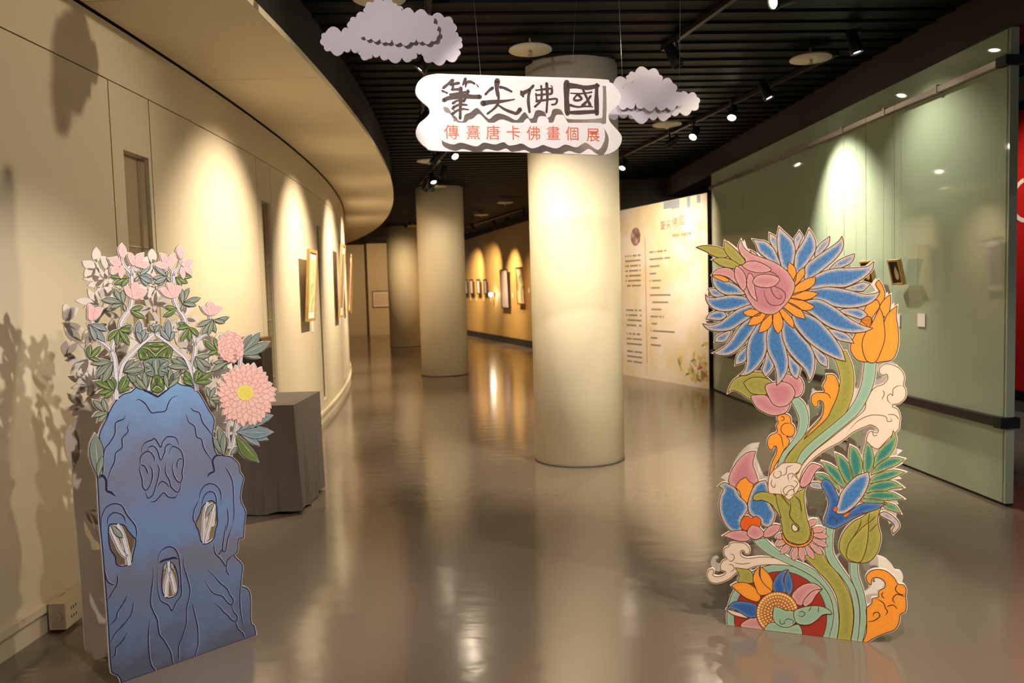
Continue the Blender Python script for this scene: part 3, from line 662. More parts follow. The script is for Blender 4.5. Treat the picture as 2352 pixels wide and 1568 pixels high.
# bird with a fan of green feathers
for pts in ([(1192, 1108, 1), (1250, 1095), (1320, 1115), (1400, 1190), (1440, 1260), (1330, 1190), (1240, 1150)], [(1272, 985, 1), (1350, 1010), (1430, 1070), (1470, 1150), (1510, 1240), (1440, 1210), (1370, 1140), (1310, 1070)],
            [(1398, 905, 1), (1470, 940), (1530, 1010), (1560, 1090), (1560, 1170), (1510, 1190), (1450, 1100), (1420, 1010)], [(1538, 833, 1), (1600, 870), (1640, 950), (1652, 1050), (1620, 1130), (1570, 1160), (1540, 1060), (1525, 940)],
            [(1943, 690, 1), (1975, 760), (1960, 850), (1900, 940), (1800, 1010), (1760, 1050), (1780, 920), (1850, 830), (1920, 770)], [(1693, 792, 1), (1740, 850), (1762, 940), (1752, 1030), (1710, 1100), (1670, 1080), (1660, 980), (1670, 880)],
            [(2052, 962, 1), (1990, 1010), (1900, 1050), (1780, 1095), (1735, 1105), (1770, 1040), (1850, 970), (1960, 943)], [(2057, 1085, 1), (1980, 1122), (1880, 1162), (1760, 1185), (1715, 1185), (1750, 1130), (1840, 1085), (1950, 1063)],
            [(2042, 1230, 1), (1950, 1237), (1850, 1267), (1750, 1270), (1685, 1275), (1720, 1210), (1830, 1168), (1950, 1172)], [(2047, 1338, 1), (1960, 1345), (1850, 1352), (1740, 1342), (1660, 1325), (1700, 1290), (1800, 1262), (1940, 1278)],
            [(2018, 1475, 1), (1950, 1455), (1870, 1425), (1850, 1370), (1960, 1395)], [(1640, 1345), (1760, 1335), (1850, 1358), (1880, 1392), (1760, 1385), (1680, 1375)]):
    R.poly(cB, 'feather', pts, 'pgreen', 5, 'ink_gold', step=.006)
R.poly(cC, 'tail_feather', [(1812, 165), (1860, 138), (1930, 172), (1990, 230), (2002, 285), (1945, 350, 1), (1932, 310), (1955, 270), (1920, 230), (1850, 192)], 'pblue', 5, g)
R.poly(cB, 'bird_body', [(1288, 1550), (1310, 1470), (1330, 1400), (1330, 1340), (1290, 1260), (1262, 1200), (1290, 1155), (1330, 1162), (1375, 1210), (1415, 1290), (1450, 1380), (1500, 1470), (1560, 1435), (1650, 1380), (1750, 1378), (1865, 1385, 1), (1800, 1432), (1680, 1472), (1560, 1530), (1500, 1565), (1430, 1605), (1385, 1618), (1320, 1598)], 'pblue2', 6, g,
       inner=[[(1335, 1545), (1350, 1520), (1390, 1520), (1412, 1545), (1400, 1580)], [(1560, 1500), (1640, 1475), (1680, 1470)]])
R.poly(cB, 'wing', [(1707, 1083, 1), (1722, 1150), (1692, 1250), (1640, 1340), (1560, 1425), (1480, 1475), (1415, 1475), (1405, 1430), (1430, 1350), (1450, 1280), (1520, 1190), (1600, 1120)], 'pblue', 7, g)
R.poly(cB, 'eye', [(1378, 1432), (1398, 1408), (1417, 1430), (1405, 1457), (1385, 1452)], 'pverm', 8, 'ink_gold', sub=4)
R.poly(cB, 'eye', [(1473, 1497), (1508, 1470), (1538, 1468), (1512, 1502), (1482, 1510)], 'pverm', 8, 'ink_gold', sub=4)
R.poly(cB, 'nape', [(1150, 1200), (1200, 1180), (1262, 1195), (1275, 1245), (1180, 1238)], 'pblue', 4, g)
# olive bud on the right
R.poly(cC, 'bud', [(1438, 500), (1445, 400), (1490, 310), (1570, 230), (1650, 190), (1700, 150), (1750, 130), (1832, 98, 1), (1802, 180), (1802, 260), (1828, 380), (1803, 500), (1750, 585), (1680, 622), (1570, 617), (1500, 592)], 'polive', 5, g, inner=[[(1640, 200), (1630, 270), (1560, 390), (1515, 470), (1508, 580)], [(1725, 145), (1710, 240), (1790, 170)], [(1795, 250), (1720, 330)]])
R.poly(cC, 'bud_petal', [(1508, 575), (1515, 470), (1560, 390), (1650, 290), (1712, 240, 1), (1704, 400), (1672, 540), (1620, 618)], 'polive', 6, g)
# pink skirt, gold ring, olive vase with coils
ctr = R.uv(1580 + 1050 / 4.126, 1140 + 340 / 4.126)
for tx, ty in ((832, 383), (833, 462), (880, 542), (1000, 602), (1087, 607), (1197, 592), (1277, 547), (1327, 467), (1334, 375), (1300, 300), (1218, 212)):
    tp = R.uv(1580 + tx / 4.126, 1140 + ty / 4.126); L = R.lens(ctr.lerp(tp, .25), tp, .027, 0, 8, .68)
    R.shape('skirt_petal', [L], MT['ppink'], 5, MT['ink_brown'], .0022, .007)
R.poly(cC, 'gold_ring', [(895, 340), (940, 418), (1000, 448), (1060, 453), (1130, 428), (1168, 380), (1172, 290), (1188, 330), (1178, 405), (1120, 460), (1060, 473), (990, 468), (928, 433), (895, 380)], 'porange', 7, g, step=.005)
R.poly(cC, 'vase', [(818, 20), (835, 110), (872, 185), (890, 260), (905, 345), (940, 405), (1000, 435), (1060, 447), (1120, 430), (1155, 370), (1157, 300), (1132, 210), (1110, 100), (1100, 0), (1112, -80), (1140, -130), (1080, -70), (1020, -40), (960, -10), (900, -80), (865, -70), (835, -20)], 'polive', 7, g,
       inner=[[(965, 10), (975, 90), (965, 170), (1000, 230), (1052, 280), (1042, 322), (1000, 312), (985, 272), (1000, 240)], [(1010, -10), (1060, 40), (1078, 150)], [(870, -50), (900, 0), (970, 90)], [(835, 50), (850, 120), (890, 200)]], ilw=.004)
R.poly(cC, 'coil', [(618, 25, 1), (630, -20), (690, -47), (770, -42), (830, -12), (845, 60), (885, 200), (830, 120), (780, 60), (700, 28), (660, 35)], 'polive', 8, g)
R.poly(cC, 'vase_opening', [(1000, 255), (1035, 285), (1042, 315), (1010, 325), (987, 300), (988, 270)], 'pcream', 8, g, sub=4, step=.004)
R.poly(cB, 'cream_knot', [(768, 1275), (765, 1150), (800, 1080), (860, 1030), (900, 1000), (980, 995), (1040, 998), (1078, 1020), (1052, 1075), (1012, 1112), (1045, 1155), (1062, 1220), (1010, 1300), (955, 1345), (900, 1300), (830, 1290)], 'pcream', 9, 'ink_gold',
       inner=[[(880, 1230), (900, 1330), (960, 1260), (1000, 1250), (1005, 1290), (960, 1310)], [(960, 1210), (910, 1240), (915, 1290), (960, 1300)], [(960, 1210), (1005, 1225), (1000, 1270)], [(830, 1070), (810, 1110), (840, 1140), (880, 1120), (880, 1080), (850, 1080)], [(880, 1120), (930, 1100), (940, 1040), (1000, 1020)], [(960, 1180), (950, 1110), (1000, 1100), (980, 1150)], [(800, 1150), (790, 1200), (820, 1230), (830, 1190)], [(1000, 1160), (1040, 1190), (1010, 1240)]])
R.poly(cB, 'small_petal', [(1066, 1215), (1065, 1170), (1100, 1090), (1150, 1020), (1190, 1003), (1272, 1030, 1), (1220, 1070), (1190, 1120), (1160, 1180), (1110, 1225)], 'ppink', 8, g)
# medallion flower
for pts, m_, l_ in (([(448, 668, 1), (530, 680), (600, 700), (625, 800), (560, 815), (475, 800), (490, 740)], 'polive', 3), ([(413, 838, 1), (470, 810), (560, 813), (640, 860), (690, 940), (660, 990), (560, 960), (490, 910)], 'porange', 4),
        ([(688, 655, 1), (760, 720), (805, 800), (800, 890), (740, 860), (690, 770)], 'porange', 4), ([(688, 655, 1), (640, 700), (618, 770), (640, 850), (680, 925), (760, 920), (795, 890), (730, 830), (690, 770), (675, 710)], 'porange', 5),
        ([(950, 683, 1), (988, 780), (998, 860), (960, 930), (920, 860), (915, 770)], 'pblue2', 4), ([(950, 683, 1), (870, 715), (820, 780), (803, 850), (830, 910), (900, 930), (932, 885), (905, 780)], 'pblue2', 5),
        ([(1275, 868, 1), (1200, 818), (1120, 818), (1040, 860), (985, 930), (1010, 1000), (1080, 1025), (1110, 960), (1180, 890)], 'ppink', 5), ([(1275, 872, 1), (1222, 920), (1170, 1000), (1110, 1035), (1095, 985), (1180, 890)], 'ppink', 6),
        ([(368, 1062, 1), (430, 995), (530, 988), (600, 1000), (655, 1030), (655, 1130), (580, 1140), (490, 1090), (430, 1060)], 'pblue2', 4), ([(368, 1062), (440, 1080), (520, 1105), (570, 1145), (500, 1135), (420, 1110)], 'pcream', 3),
        ([(500, 1220), (560, 1160), (640, 1140), (710, 1190), (730, 1290), (600, 1290)], 'ppink', 4)):
    R.poly(cC, 'medallion_petal', pts, m_, l_, g, step=.007, inner=[])
R.poly(cC, 'seed_head', ring_pts(848, 1095, 200, 40), 'pgold', 6, g, sub=2, step=.008)
dots = MB()
for rr, n in ((180, 44), (150, 36), (120, 28), (90, 20), (60, 14)):
    for i in range(n):
        a = 2 * math.pi * (i + (rr % 60) / 60) / n; q = R.uv(1580 + (848 + rr * math.cos(a)) / 4.126, 1140 + (1095 + rr * math.sin(a)) / 4.126)
        if q.y < .012: continue
        h = .0035 if rr < 170 else .0045
        dots.add([(q.x + h * math.cos(k * math.pi / 3), R.y(7), q.y + h * math.sin(k * math.pi / 3)) for k in range(6)], [tuple(range(6))])
dots.build('seed_dots', MT['pdot'], R.t)['kind'] = 'stuff'
for pts, l_, inn in (([(720, 1260), (760, 1200), (830, 1185), (940, 1230), (1050, 1205), (1075, 1320), (900, 1360), (720, 1320)], 8, []),
        ([(815, 1035, 1), (870, 1045), (930, 1072), (1000, 1078), (1032, 1130), (1010, 1200), (940, 1232), (860, 1212), (808, 1150)], 9, [[(870, 1150), (880, 1200), (920, 1190), (905, 1165)], [(920, 1170), (950, 1150), (1000, 1170), (990, 1205)]]),
        ([(1005, 1085), (1060, 1050), (1150, 1030), (1250, 1030), (1330, 1060), (1368, 1105, 1), (1280, 1112), (1220, 1165), (1150, 1205), (1070, 1205), (1020, 1175)], 10, [[(1040, 1110), (1080, 1130), (1110, 1100), (1080, 1080), (1050, 1095)], [(1170, 1035), (1145, 1080)], [(1240, 1035), (1235, 1090)]])):
    R.poly(cC, 'medallion_leaf', pts, 'pteal', l_, g, inner=inn)
# orange flame scroll at the foot
R.poly(cC, 'flame_scroll', [(1650, 1400), (1690, 1280), (1692, 1130), (1690, 1055), (1740, 1005), (1748, 960), (1805, 945), (1808, 890), (1862, 855), (1868, 812), (1830, 772), (1780, 760), (1742, 780), (1735, 828), (1700, 802), (1688, 750), (1730, 702), (1800, 685), (1880, 702), (1950, 760), (1990, 820), (2042, 832), (2068, 880), (2060, 940), (2068, 1000), (2060, 1080), (2010, 1112), (2000, 1180), (1960, 1250), (1850, 1295), (1750, 1340)], 'porange', 3, g,
       inner=[[(1990, 820), (1965, 870), (2000, 915), (2055, 925)], [(2060, 945), (1980, 920), (1940, 965), (1965, 1010)], [(1860, 960), (1835, 930), (1850, 900)], [(1780, 960), (1850, 1000), (1870, 1050), (1890, 1080), (1870, 1120)], [(1880, 1040), (1940, 1020), (1985, 1060)], [(1690, 1180), (1760, 1170), (1815, 1130), (1800, 1090), (1760, 1100), (1760, 1135)]], ilw=.004)
# orange tulip
for pts, l_ in (([(1717, 556, 1), (1750, 610), (1772, 680), (1760, 750), (1725, 800), (1685, 700), (1722, 660), (1690, 600)], 4), ([(1560, 915), (1612, 775), (1660, 748), (1705, 738, 1), (1725, 800), (1660, 900), (1640, 990), (1600, 960)], 5), ([(1824, 688, 1), (1822, 800), (1790, 900), (1740, 860), (1725, 800), (1770, 730)], 5),
                ([(1570, 905), (1640, 890), (1660, 960), (1640, 1050), (1620, 1150), (1640, 1285), (1540, 1285), (1490, 1242), (1463, 1180), (1475, 1110), (1510, 1040)], 5), ([(1884, 788, 1), (1875, 880), (1890, 980), (1897, 1100), (1880, 1200), (1840, 1272), (1760, 1293), (1690, 1293), (1730, 1200), (1750, 1100), (1760, 1000), (1770, 920), (1810, 850)], 6), ([(1725, 808, 1), (1755, 880), (1768, 980), (1772, 1080), (1745, 1180), (1690, 1293), (1620, 1293), (1580, 1222), (1568, 1120), (1600, 1030), (1650, 960), (1690, 880)], 7)):
    R.poly(cA, 'tulip_petal', pts, 'porange', l_, g)
# the great blue lotus
for pts in ([(735, 138, 1), (790, 168), (808, 200), (805, 330), (760, 260), (733, 200)], [(1003, 118, 1), (1032, 170), (1010, 225), (975, 300), (955, 200), (983, 150)], [(1278, 166, 1), (1272, 230), (1230, 290), (1150, 360), (1150, 290), (1190, 230), (1240, 193)], [(1502, 322, 1), (1490, 380), (1430, 430), (1270, 480), (1330, 400), (1420, 350)],
            [(1645, 598, 1), (1600, 642), (1560, 662), (1400, 645), (1500, 600), (1580, 578)], [(1620, 875, 1), (1570, 907), (1530, 907), (1360, 840), (1460, 813), (1560, 823)], [(1497, 1130, 1), (1400, 1112), (1340, 1090), (1260, 1000), (1380, 1022), (1450, 1058)], [(1257, 1345, 1), (1190, 1312), (1150, 1250), (1100, 1130), (1200, 1208), (1252, 1260)],
            [(985, 1453, 1), (925, 1392), (895, 1230), (960, 1285), (1013, 1350)], [(700, 1433, 1), (668, 1370), (690, 1300), (715, 1200), (775, 1310), (757, 1370)], [(426, 1325, 1), (448, 1230), (550, 1150), (535, 1260), (500, 1302)], [(240, 1117, 1), (270, 1058), (390, 1015), (340, 1112)],
            [(165, 910, 1), (200, 858), (300, 832), (350, 880), (290, 922)], [(182, 638, 1), (230, 707), (340, 712), (270, 643)], [(560, 290, 1), (615, 320), (640, 370), (590, 355)]):
    R.poly(cA, 'small_petal', pts, 'pblue', 6, g, step=.007)
big = ([(850, 450), (815, 330), (803, 220), (808, 140), (822, 84, 1), (880, 140), (940, 200), (968, 280), (960, 370), (930, 470)], [(965, 500), (958, 400), (975, 310), (1020, 240), (1060, 170), (1090, 101, 1), (1125, 150), (1152, 220), (1150, 290), (1120, 350), (1060, 430), (1000, 500)],
       [(1050, 540), (1060, 430), (1130, 370), (1230, 300), (1320, 240), (1365, 200), (1386, 166, 1), (1402, 220), (1390, 290), (1330, 370), (1240, 450), (1150, 520), (1060, 580)], [(1090, 560), (1200, 490), (1330, 455), (1480, 450), (1600, 440), (1640, 420), (1674, 393, 1), (1662, 460), (1600, 530), (1500, 590), (1400, 625), (1250, 622), (1100, 640)],
       [(1040, 680), (1150, 625), (1300, 625), (1450, 650), (1580, 685), (1680, 680), (1730, 658, 1), (1700, 720), (1620, 780), (1480, 810), (1330, 800), (1220, 752), (1080, 720)], [(1020, 770), (1110, 735), (1200, 740), (1330, 810), (1450, 900), (1570, 965), (1668, 993, 1), (1580, 1027), (1460, 1032), (1330, 1005), (1220, 950), (1130, 880), (1040, 820)],
       [(1000, 840), (1150, 900), (1240, 980), (1330, 1090), (1390, 1190), (1420, 1290, 1), (1330, 1265), (1200, 1200), (1080, 1110), (1000, 1020), (955, 950), (940, 880)], [(900, 920), (1020, 1060), (1100, 1150), (1140, 1240), (1142, 1340), (1120, 1430), (1092, 1468, 1), (1075, 1410), (1040, 1350), (960, 1270), (890, 1180), (853, 1080), (845, 1000), (850, 930)],
       [(820, 950), (860, 1080), (890, 1200), (906, 1300), (890, 1390), (840, 1470), (798, 1508, 1), (800, 1430), (780, 1330), (730, 1230), (703, 1130), (712, 1040), (750, 940)], [(720, 940), (708, 1080), (712, 1180), (680, 1270), (620, 1350), (540, 1410), (460, 1417, 1), (510, 1370), (530, 1290), (530, 1190), (550, 1090), (600, 1000), (660, 920)],
       [(620, 880), (520, 928), (450, 998), (390, 1090), (320, 1165), (228, 1216, 1), (300, 1237), (390, 1227), (480, 1162), (560, 1062), (630, 960)], [(590, 780), (460, 818), (370, 878), (280, 943), (200, 963), (134, 951, 1), (180, 1002), (280, 1022), (390, 1007), (480, 952), (590, 870)],
       [(540, 720), (420, 696), (330, 703), (250, 718), (190, 713), (161, 688, 1), (170, 750), (220, 812), (310, 842), (420, 832), (580, 770)], [(500, 660), (430, 600), (330, 560), (240, 528), (223, 512), (228, 590), (270, 652), (340, 692), (420, 693), (520, 690)], [(840, 440), (810, 350), (770, 270), (700, 213), (640, 203), (583, 193, 1), (610, 240), (640, 310), (700, 362), (770, 410)])
for i, pts in enumerate(big): R.poly(cA, 'petal', pts, 'pblue', 8 + (i % 2), g)
for pts in ([(908, 398, 1), (960, 440), (977, 500), (960, 580), (900, 490)], [(1045, 443, 1), (1052, 510), (1000, 580), (930, 640), (955, 550), (1000, 480)], [(1148, 531, 1), (1137, 600), (1060, 652), (930, 700), (965, 620), (1060, 553)], [(1176, 678, 1), (1120, 722), (1030, 742), (900, 715), (980, 673), (1080, 658)],
            [(1144, 799, 1), (1090, 832), (1010, 822), (880, 740), (960, 723), (1060, 753)], [(1059, 912, 1), (980, 892), (920, 852), (850, 790), (890, 758), (970, 788), (1030, 838)], [(951, 996, 1), (890, 942), (838, 872), (820, 800), (900, 858), (952, 930)], [(812, 1043, 1), (773, 980), (762, 850), (820, 840), (857, 930), (847, 1000)],
            [(636, 1034, 1), (658, 960), (715, 860), (765, 850), (757, 950), (710, 1012)], [(538, 969, 1), (578, 898), (660, 850), (745, 855), (682, 922), (620, 962)], [(495, 850, 1), (560, 820), (650, 840), (640, 880), (540, 884)]):
    R.poly(cA, 'sepal', pts, 'porange', 11, g, step=.006)
for pts, l_ in (([(76, 266, 1), (150, 250), (250, 258), (335, 290), (360, 345), (300, 362), (230, 342), (160, 302)], 8), ([(333, 206, 1), (400, 258), (470, 328), (520, 400), (460, 420), (370, 352), (328, 280)], 9), ([(220, 378, 1), (290, 358), (380, 373), (460, 418), (520, 470), (480, 470), (380, 452), (300, 432)], 10)):
    R.poly(cA, 'bud_leaf', pts, 'polive', l_, g)
R.poly(cA, 'rose_bud', [(480, 198, 1), (505, 265), (570, 320), (660, 355), (770, 395), (860, 450), (925, 520), (963, 610), (930, 712), (860, 802), (780, 864), (690, 862), (610, 822), (560, 762), (520, 690), (480, 600), (430, 510), (450, 440), (500, 420), (520, 380), (478, 330), (455, 255)], 'ppink', 12, g,
       inner=[[(685, 625), (690, 680), (720, 760), (780, 790), (850, 770), (880, 700), (850, 650), (790, 620), (750, 615), (760, 670), (800, 720), (840, 725), (840, 700), (810, 700)], [(530, 600), (560, 690), (620, 745)], [(640, 405), (690, 440), (740, 465)], [(700, 470), (780, 500), (825, 550)]])
R.poly(cA, 'rose_petal', [(216, 514, 1), (250, 470), (310, 449), (380, 455), (420, 490), (440, 545), (470, 610), (420, 582), (370, 542), (300, 517)], 'ppink', 12, g)
R.poly(cA, 'rose_petal_lining', [(225, 518), (300, 519), (375, 558), (340, 577), (260, 548)], 'porange', 11, g, sub=4)
R.poly(cA, 'rose_petal', [(440, 433, 1), (480, 460), (520, 520), (532, 600), (500, 655), (450, 590), (422, 520), (425, 460)], 'ppink', 13, g)
R.poly(cA, 'rose_petal', [(486, 430, 1), (540, 395), (620, 393), (690, 420), (752, 467), (700, 492), (620, 492), (540, 470)], 'ppink', 13, g)
R.poly(cA, 'rose_petal', [(555, 498), (590, 530), (600, 600), (610, 680), (625, 748), (570, 700), (535, 620), (530, 560)], 'ppink', 13, g)
R.poly(cA, 'rose_petal', [(582, 575, 1), (620, 523), (700, 508), (770, 518), (828, 552), (790, 605), (740, 625), (680, 627), (630, 617), (600, 602)], 'ppink', 14, g)
R.finish(MT['foam'])
mb = MB()
for u in (.10, .40): mb.box((u, .004, .0), (u + .03, .158, .05))
mb.build('spacer', MT['foam'], R.t)
# ================================================================== left board: blue rock with blossom branches
cD, cE, cF, cG, cH, cI = (200, 870, 4.48), (200, 1200, 4.2614), (200, 550, 7.84), (200, 730, 7.84), (420, 680, 7.84), (470, 830, 6.817)
Lc = Cutout('rock_cutout', (265, 1571), (583, 1458), 'tall painted board cutout of a blue rock sprouting pink blossom branches and chrysanthemums', 'cutout', back=.29)
E2D = lambda pts: [(p[0] * 4.48 / 4.2614, 1478.4 + p[1] * 4.48 / 4.2614) + tuple(p[2:]) for p in pts]
rock = [(280, 240), (360, 160), (450, 130), (520, 68), (560, 100), (600, 130), (640, 130), (690, 162), (720, 178), (770, 140), (830, 100), (870, 58), (910, 28), (960, 60), (1060, 78), (1130, 130), (1190, 220), (1250, 330), (1302, 420), (1285, 560), (1290, 650), (1325, 770), (1400, 785), (1480, 805), (1550, 870), (1565, 950), (1602, 1020), (1580, 1130), (1575, 1250), (1622, 1360), (1612, 1480)] + \
    E2D([(1528, 100), (1522, 145), (1476, 165), (1466, 280), (1432, 312), (1450, 340), (1512, 410), (1510, 500), (1502, 610), (1560, 640), (1592, 720), (1597, 960), (1630, 1010), (1647, 1097, 1), (1647, 1140, 1), (330, 1680, 1), (330, 1560), (300, 1492), (255, 1470), (226, 1400), (196, 900), (150, 300)]) + [(125, 1450), (103, 1030), (105, 1012), (150, 985), (162, 770), (120, 580), (200, 400), (222, 340)]
holeR = [(1280, 1250), (1325, 1300), (1330, 1400), (1337, 1470), (1312, 1560), (1300, 1630), (1265, 1670), (1205, 1695), (1165, 1660), (1140, 1560), (1110, 1490), (1150, 1400), (1175, 1320), (1220, 1270)]
holeL = E2D([(205, 40), (240, 10), (350, 20), (390, 70), (440, 130), (468, 160), (465, 220), (445, 300), (430, 380), (390, 410), (330, 422), (280, 400), (270, 330), (225, 260), (208, 180)])
holeM = E2D([(800, 380), (850, 420), (880, 520), (886, 620), (866, 700), (800, 732), (750, 712), (725, 640), (730, 500), (755, 420)])
loops = [cat_rom(Lc.px(cD, q), True, 4) for q in (rock, holeR, holeL, holeM)]
lo = [clean(clip_floor(q)) for q in loops]
lines = [(cD, 1, l) for l in (
 [(490, 225), (530, 210), (590, 250), (630, 310), (660, 345), (720, 340), (800, 325), (830, 250), (870, 190), (940, 170)], [(390, 365), (370, 410), (290, 450), (280, 560), (230, 650), (170, 740), (155, 950), (130, 1000)], [(440, 435), (410, 490), (415, 540), (355, 610), (355, 700), (290, 760), (275, 850), (230, 950), (205, 1050)],
 [(1055, 290), (1090, 325), (1150, 350), (1180, 440), (1240, 520), (1285, 580)], [(1010, 355), (1040, 440), (1100, 490), (1120, 590), (1170, 620), (1190, 700), (1230, 770), (1280, 840)], [(1150, 1240), (1160, 1160), (1210, 1090), (1280, 1075), (1340, 1110), (1370, 1180), (1370, 1280)], [(1170, 1320), (1190, 1220), (1240, 1160), (1300, 1170), (1325, 1250), (1320, 1300)],
 [(1150, 1240), (1100, 1330), (1085, 1430), (1110, 1490)], [(145, 1540), (145, 1420), (190, 1320), (270, 1280), (350, 1300), (400, 1390), (440, 1440), (490, 1510), (505, 1600), (490, 1640)], [(205, 1500), (210, 1430), (260, 1375), (330, 1380), (375, 1420), (390, 1480)], [(1415, 905), (1450, 960), (1490, 1060), (1500, 1200), (1505, 1400), (1490, 1480)], [(1435, 1320), (1445, 1450), (1420, 1568)],
 [(555, 760), (560, 700), (600, 650), (660, 625), (690, 612), (720, 650), (750, 700), (770, 650), (800, 610), (830, 590), (900, 600), (930, 650), (940, 700)], [(620, 740), (630, 700), (680, 690), (720, 740), (750, 830), (790, 760), (800, 700), (840, 665), (880, 690)], [(540, 880), (545, 800), (600, 745), (650, 755), (685, 810), (680, 850)],
 [(835, 780), (850, 720), (880, 692), (930, 710), (970, 760), (985, 860), (970, 960), (975, 1010), (950, 1060), (910, 1035), (880, 970), (870, 900), (885, 850)], [(540, 880), (535, 940), (560, 1030), (565, 1100), (600, 1140), (640, 1095), (665, 1010), (660, 930), (630, 880)], [(540, 885), (580, 890), (610, 940), (615, 975)], [(920, 920), (920, 860), (945, 820), (975, 820)],
 [(710, 870), (735, 920), (725, 1010), (700, 1100), (670, 1190), (620, 1220), (595, 1160)], [(805, 860), (800, 960), (840, 1040), (860, 1110), (920, 1160), (950, 1130), (955, 1060)], [(640, 1260), (700, 1250), (780, 1170), (830, 1210), (900, 1215), (930, 1170)], [(715, 1120), (740, 1070), (770, 1050), (810, 1070), (835, 1110)])]
lines += [(cD, 1.9, l) for l in ([(1400, 785), (1325, 785), (1285, 840), (1300, 940), (1255, 970), (1230, 1010)], [(100, 1005), (150, 990), (190, 1040), (195, 1140), (240, 1165), (290, 1205)], [(560, 95), (620, 130), (690, 165), (720, 180), (770, 145), (840, 100)])]
lines += [(cE, 1.05, l) for l in (
 [(690, 400), (690, 340), (720, 270), (790, 232), (850, 250), (885, 310), (895, 360), (905, 440), (915, 600), (915, 700), (870, 770), (840, 830), (820, 855), (790, 800), (730, 770), (700, 720), (680, 600), (685, 430)], [(635, 420), (640, 530), (625, 650), (615, 780), (640, 860), (680, 950), (700, 1080), (750, 1150), (810, 1260), (830, 1360), (850, 1410)],
 [(935, 320), (940, 420), (975, 540), (1000, 650), (990, 740), (970, 830), (965, 970), (935, 1090), (890, 1210), (890, 1330), (870, 1400)], [(610, 930), (595, 1100), (600, 1260), (620, 1380), (660, 1440), (680, 1478)], [(1025, 790), (1050, 900), (1075, 1020), (1080, 1180), (1060, 1260), (1045, 1332)], [(1235, 200), (1245, 290), (1300, 350), (1355, 420), (1370, 360), (1430, 305)],
 [(1355, 420), (1360, 470), (1385, 510)], [(1355, 0), (1335, 120), (1320, 260), (1350, 265), (1375, 140), (1430, 0)], [(1320, 260), (1275, 310)], [(1170, 455), (1240, 520), (1290, 580), (1360, 640), (1390, 700), (1425, 750), (1410, 795), (1380, 785), (1340, 740), (1310, 710), (1240, 690), (1190, 640), (1140, 550)],
 [(1410, 795), (1420, 850), (1465, 920), (1445, 960), (1400, 940), (1370, 900), (1330, 870), (1300, 830), (1240, 785)], [(1445, 960), (1470, 1030), (1520, 1080), (1535, 1125)], [(1500, 610), (1490, 700), (1495, 850), (1520, 1000)], [(290, 500), (290, 590), (240, 680), (192, 760)], [(165, 460), (195, 570), (260, 605)],
 [(400, 690), (350, 780), (290, 880), (280, 930), (212, 1010)], [(450, 765), (430, 880), (370, 970), (270, 1080), (222, 1180)], [(400, 1060), (340, 1150), (280, 1220), (270, 1280), (234, 1320)])]
lines += [(cE, 2, [(700, 390), (740, 365), (800, 350), (840, 340), (885, 350)])]
rk = Lc.shape('rock', loops, MT['rock'], 1, MT['ink_navy'], .0045, .02)
mbn, mbh = MB(), MB()
for crop, k, l in lines:
    c = cat_rom(Lc.px(crop, l), False, 6)
    for off, mb, w, lay in ((0, mbn, .0042 * k, 3), (.0035, mbh, .0022, 2)):
        random.seed(3); cc = [p + Vector((off + random.uniform(-.0012, .0012) * (off > 0), off * .3)) for p in c]
        a, b = ribbon(cc, w, False, True); n = len(cc); y = Lc.y(lay)
        mb.add([(p.x, y, p.y) for p in a + b], [(i, n + i, n + i + 1, i + 1) for i in range(n - 1)])
# part objects of the rock: drawn lines
mbn.build('navy_linework', MT['ink_navy'], rk); MT['pale'] = mat('ink_pale_pink', srgb(176, 164, 190), .6); mbh.build('pale_linework', MT['pale'], rk)

# branches
for crop, pts, w, w2 in (
 (cF, [(805, 1050), (790, 1180), (740, 1290), (660, 1390), (605, 1500), (600, 1575)], .010, .012), (cF, [(800, 800), (795, 660), (770, 605), (700, 530), (640, 450), (598, 310)], .011, .006), (cF, [(785, 650), (805, 560), (840, 480)], .009, .007),
 (cF, [(1552, 800), (1550, 680), (1562, 600), (1640, 520), (1692, 320)], .010, .006), (cF, [(1545, 650), (1520, 560), (1465, 490)], .009, .007), (cF, [(1550, 1030), (1580, 1140), (1640, 1260), (1720, 1370), (1770, 1490)], .009, .011),
 (cG, [(515, 1470), (520, 1250), (510, 1000), (480, 720), (440, 590), (480, 390)], .018, .010), (cG, [(440, 600), (330, 490), (195, 395)], .010, .009), (cG, [(560, 1300), (590, 1030), (640, 840), (760, 680), (950, 500), (1100, 370), (1215, 275)], .013, .011),
 (cG, [(1205, 275), (1400, 420), (1600, 590), (1750, 720), (1830, 880), (1890, 1050), (1930, 1200), (1950, 1315)], .011, .014), (cG, [(1950, 1315), (1915, 950), (1925, 700), (1945, 520), (1900, 320)], .014, .009), (cH, [(195, 880), (250, 800), (330, 720), (395, 680)], .010, .008),
 (cG, [(80, 25), (82, 120)], .008, .008), (cH, [(478, 340), (488, 430)], .008, .008), (cH, [(1040, 1040), (1030, 1150), (1020, 1290)], .009, .009), (cI, [(410, 860), (360, 1050), (375, 1345)], .008, .006), (cI, [(500, 920), (470, 1150), (440, 1300), (398, 1480)], .009, .009),
 (cE, [(290, 10), (345, 130), (390, 300), (410, 415)], .013, .016), (cE, [(225, 50), (290, 200), (340, 290), (385, 330)], .012, .012), (cE, [(790, 375), (795, 480), (770, 600), (765, 725)], .013, .013), (cE, [(800, 480), (830, 560), (855, 680)], .012, .012),
 (cD, [(1230, 1260), (1200, 1420), (1195, 1560), (1190, 1690)], .010, .010), (cD, [(1305, 1280), (1275, 1420), (1240, 1560), (1200, 1690)], .010, .010)):
    Lc.strokes(crop, 'branch', pts, w, 'bark', 4, 'ink_navy', .0012, .005, w2)
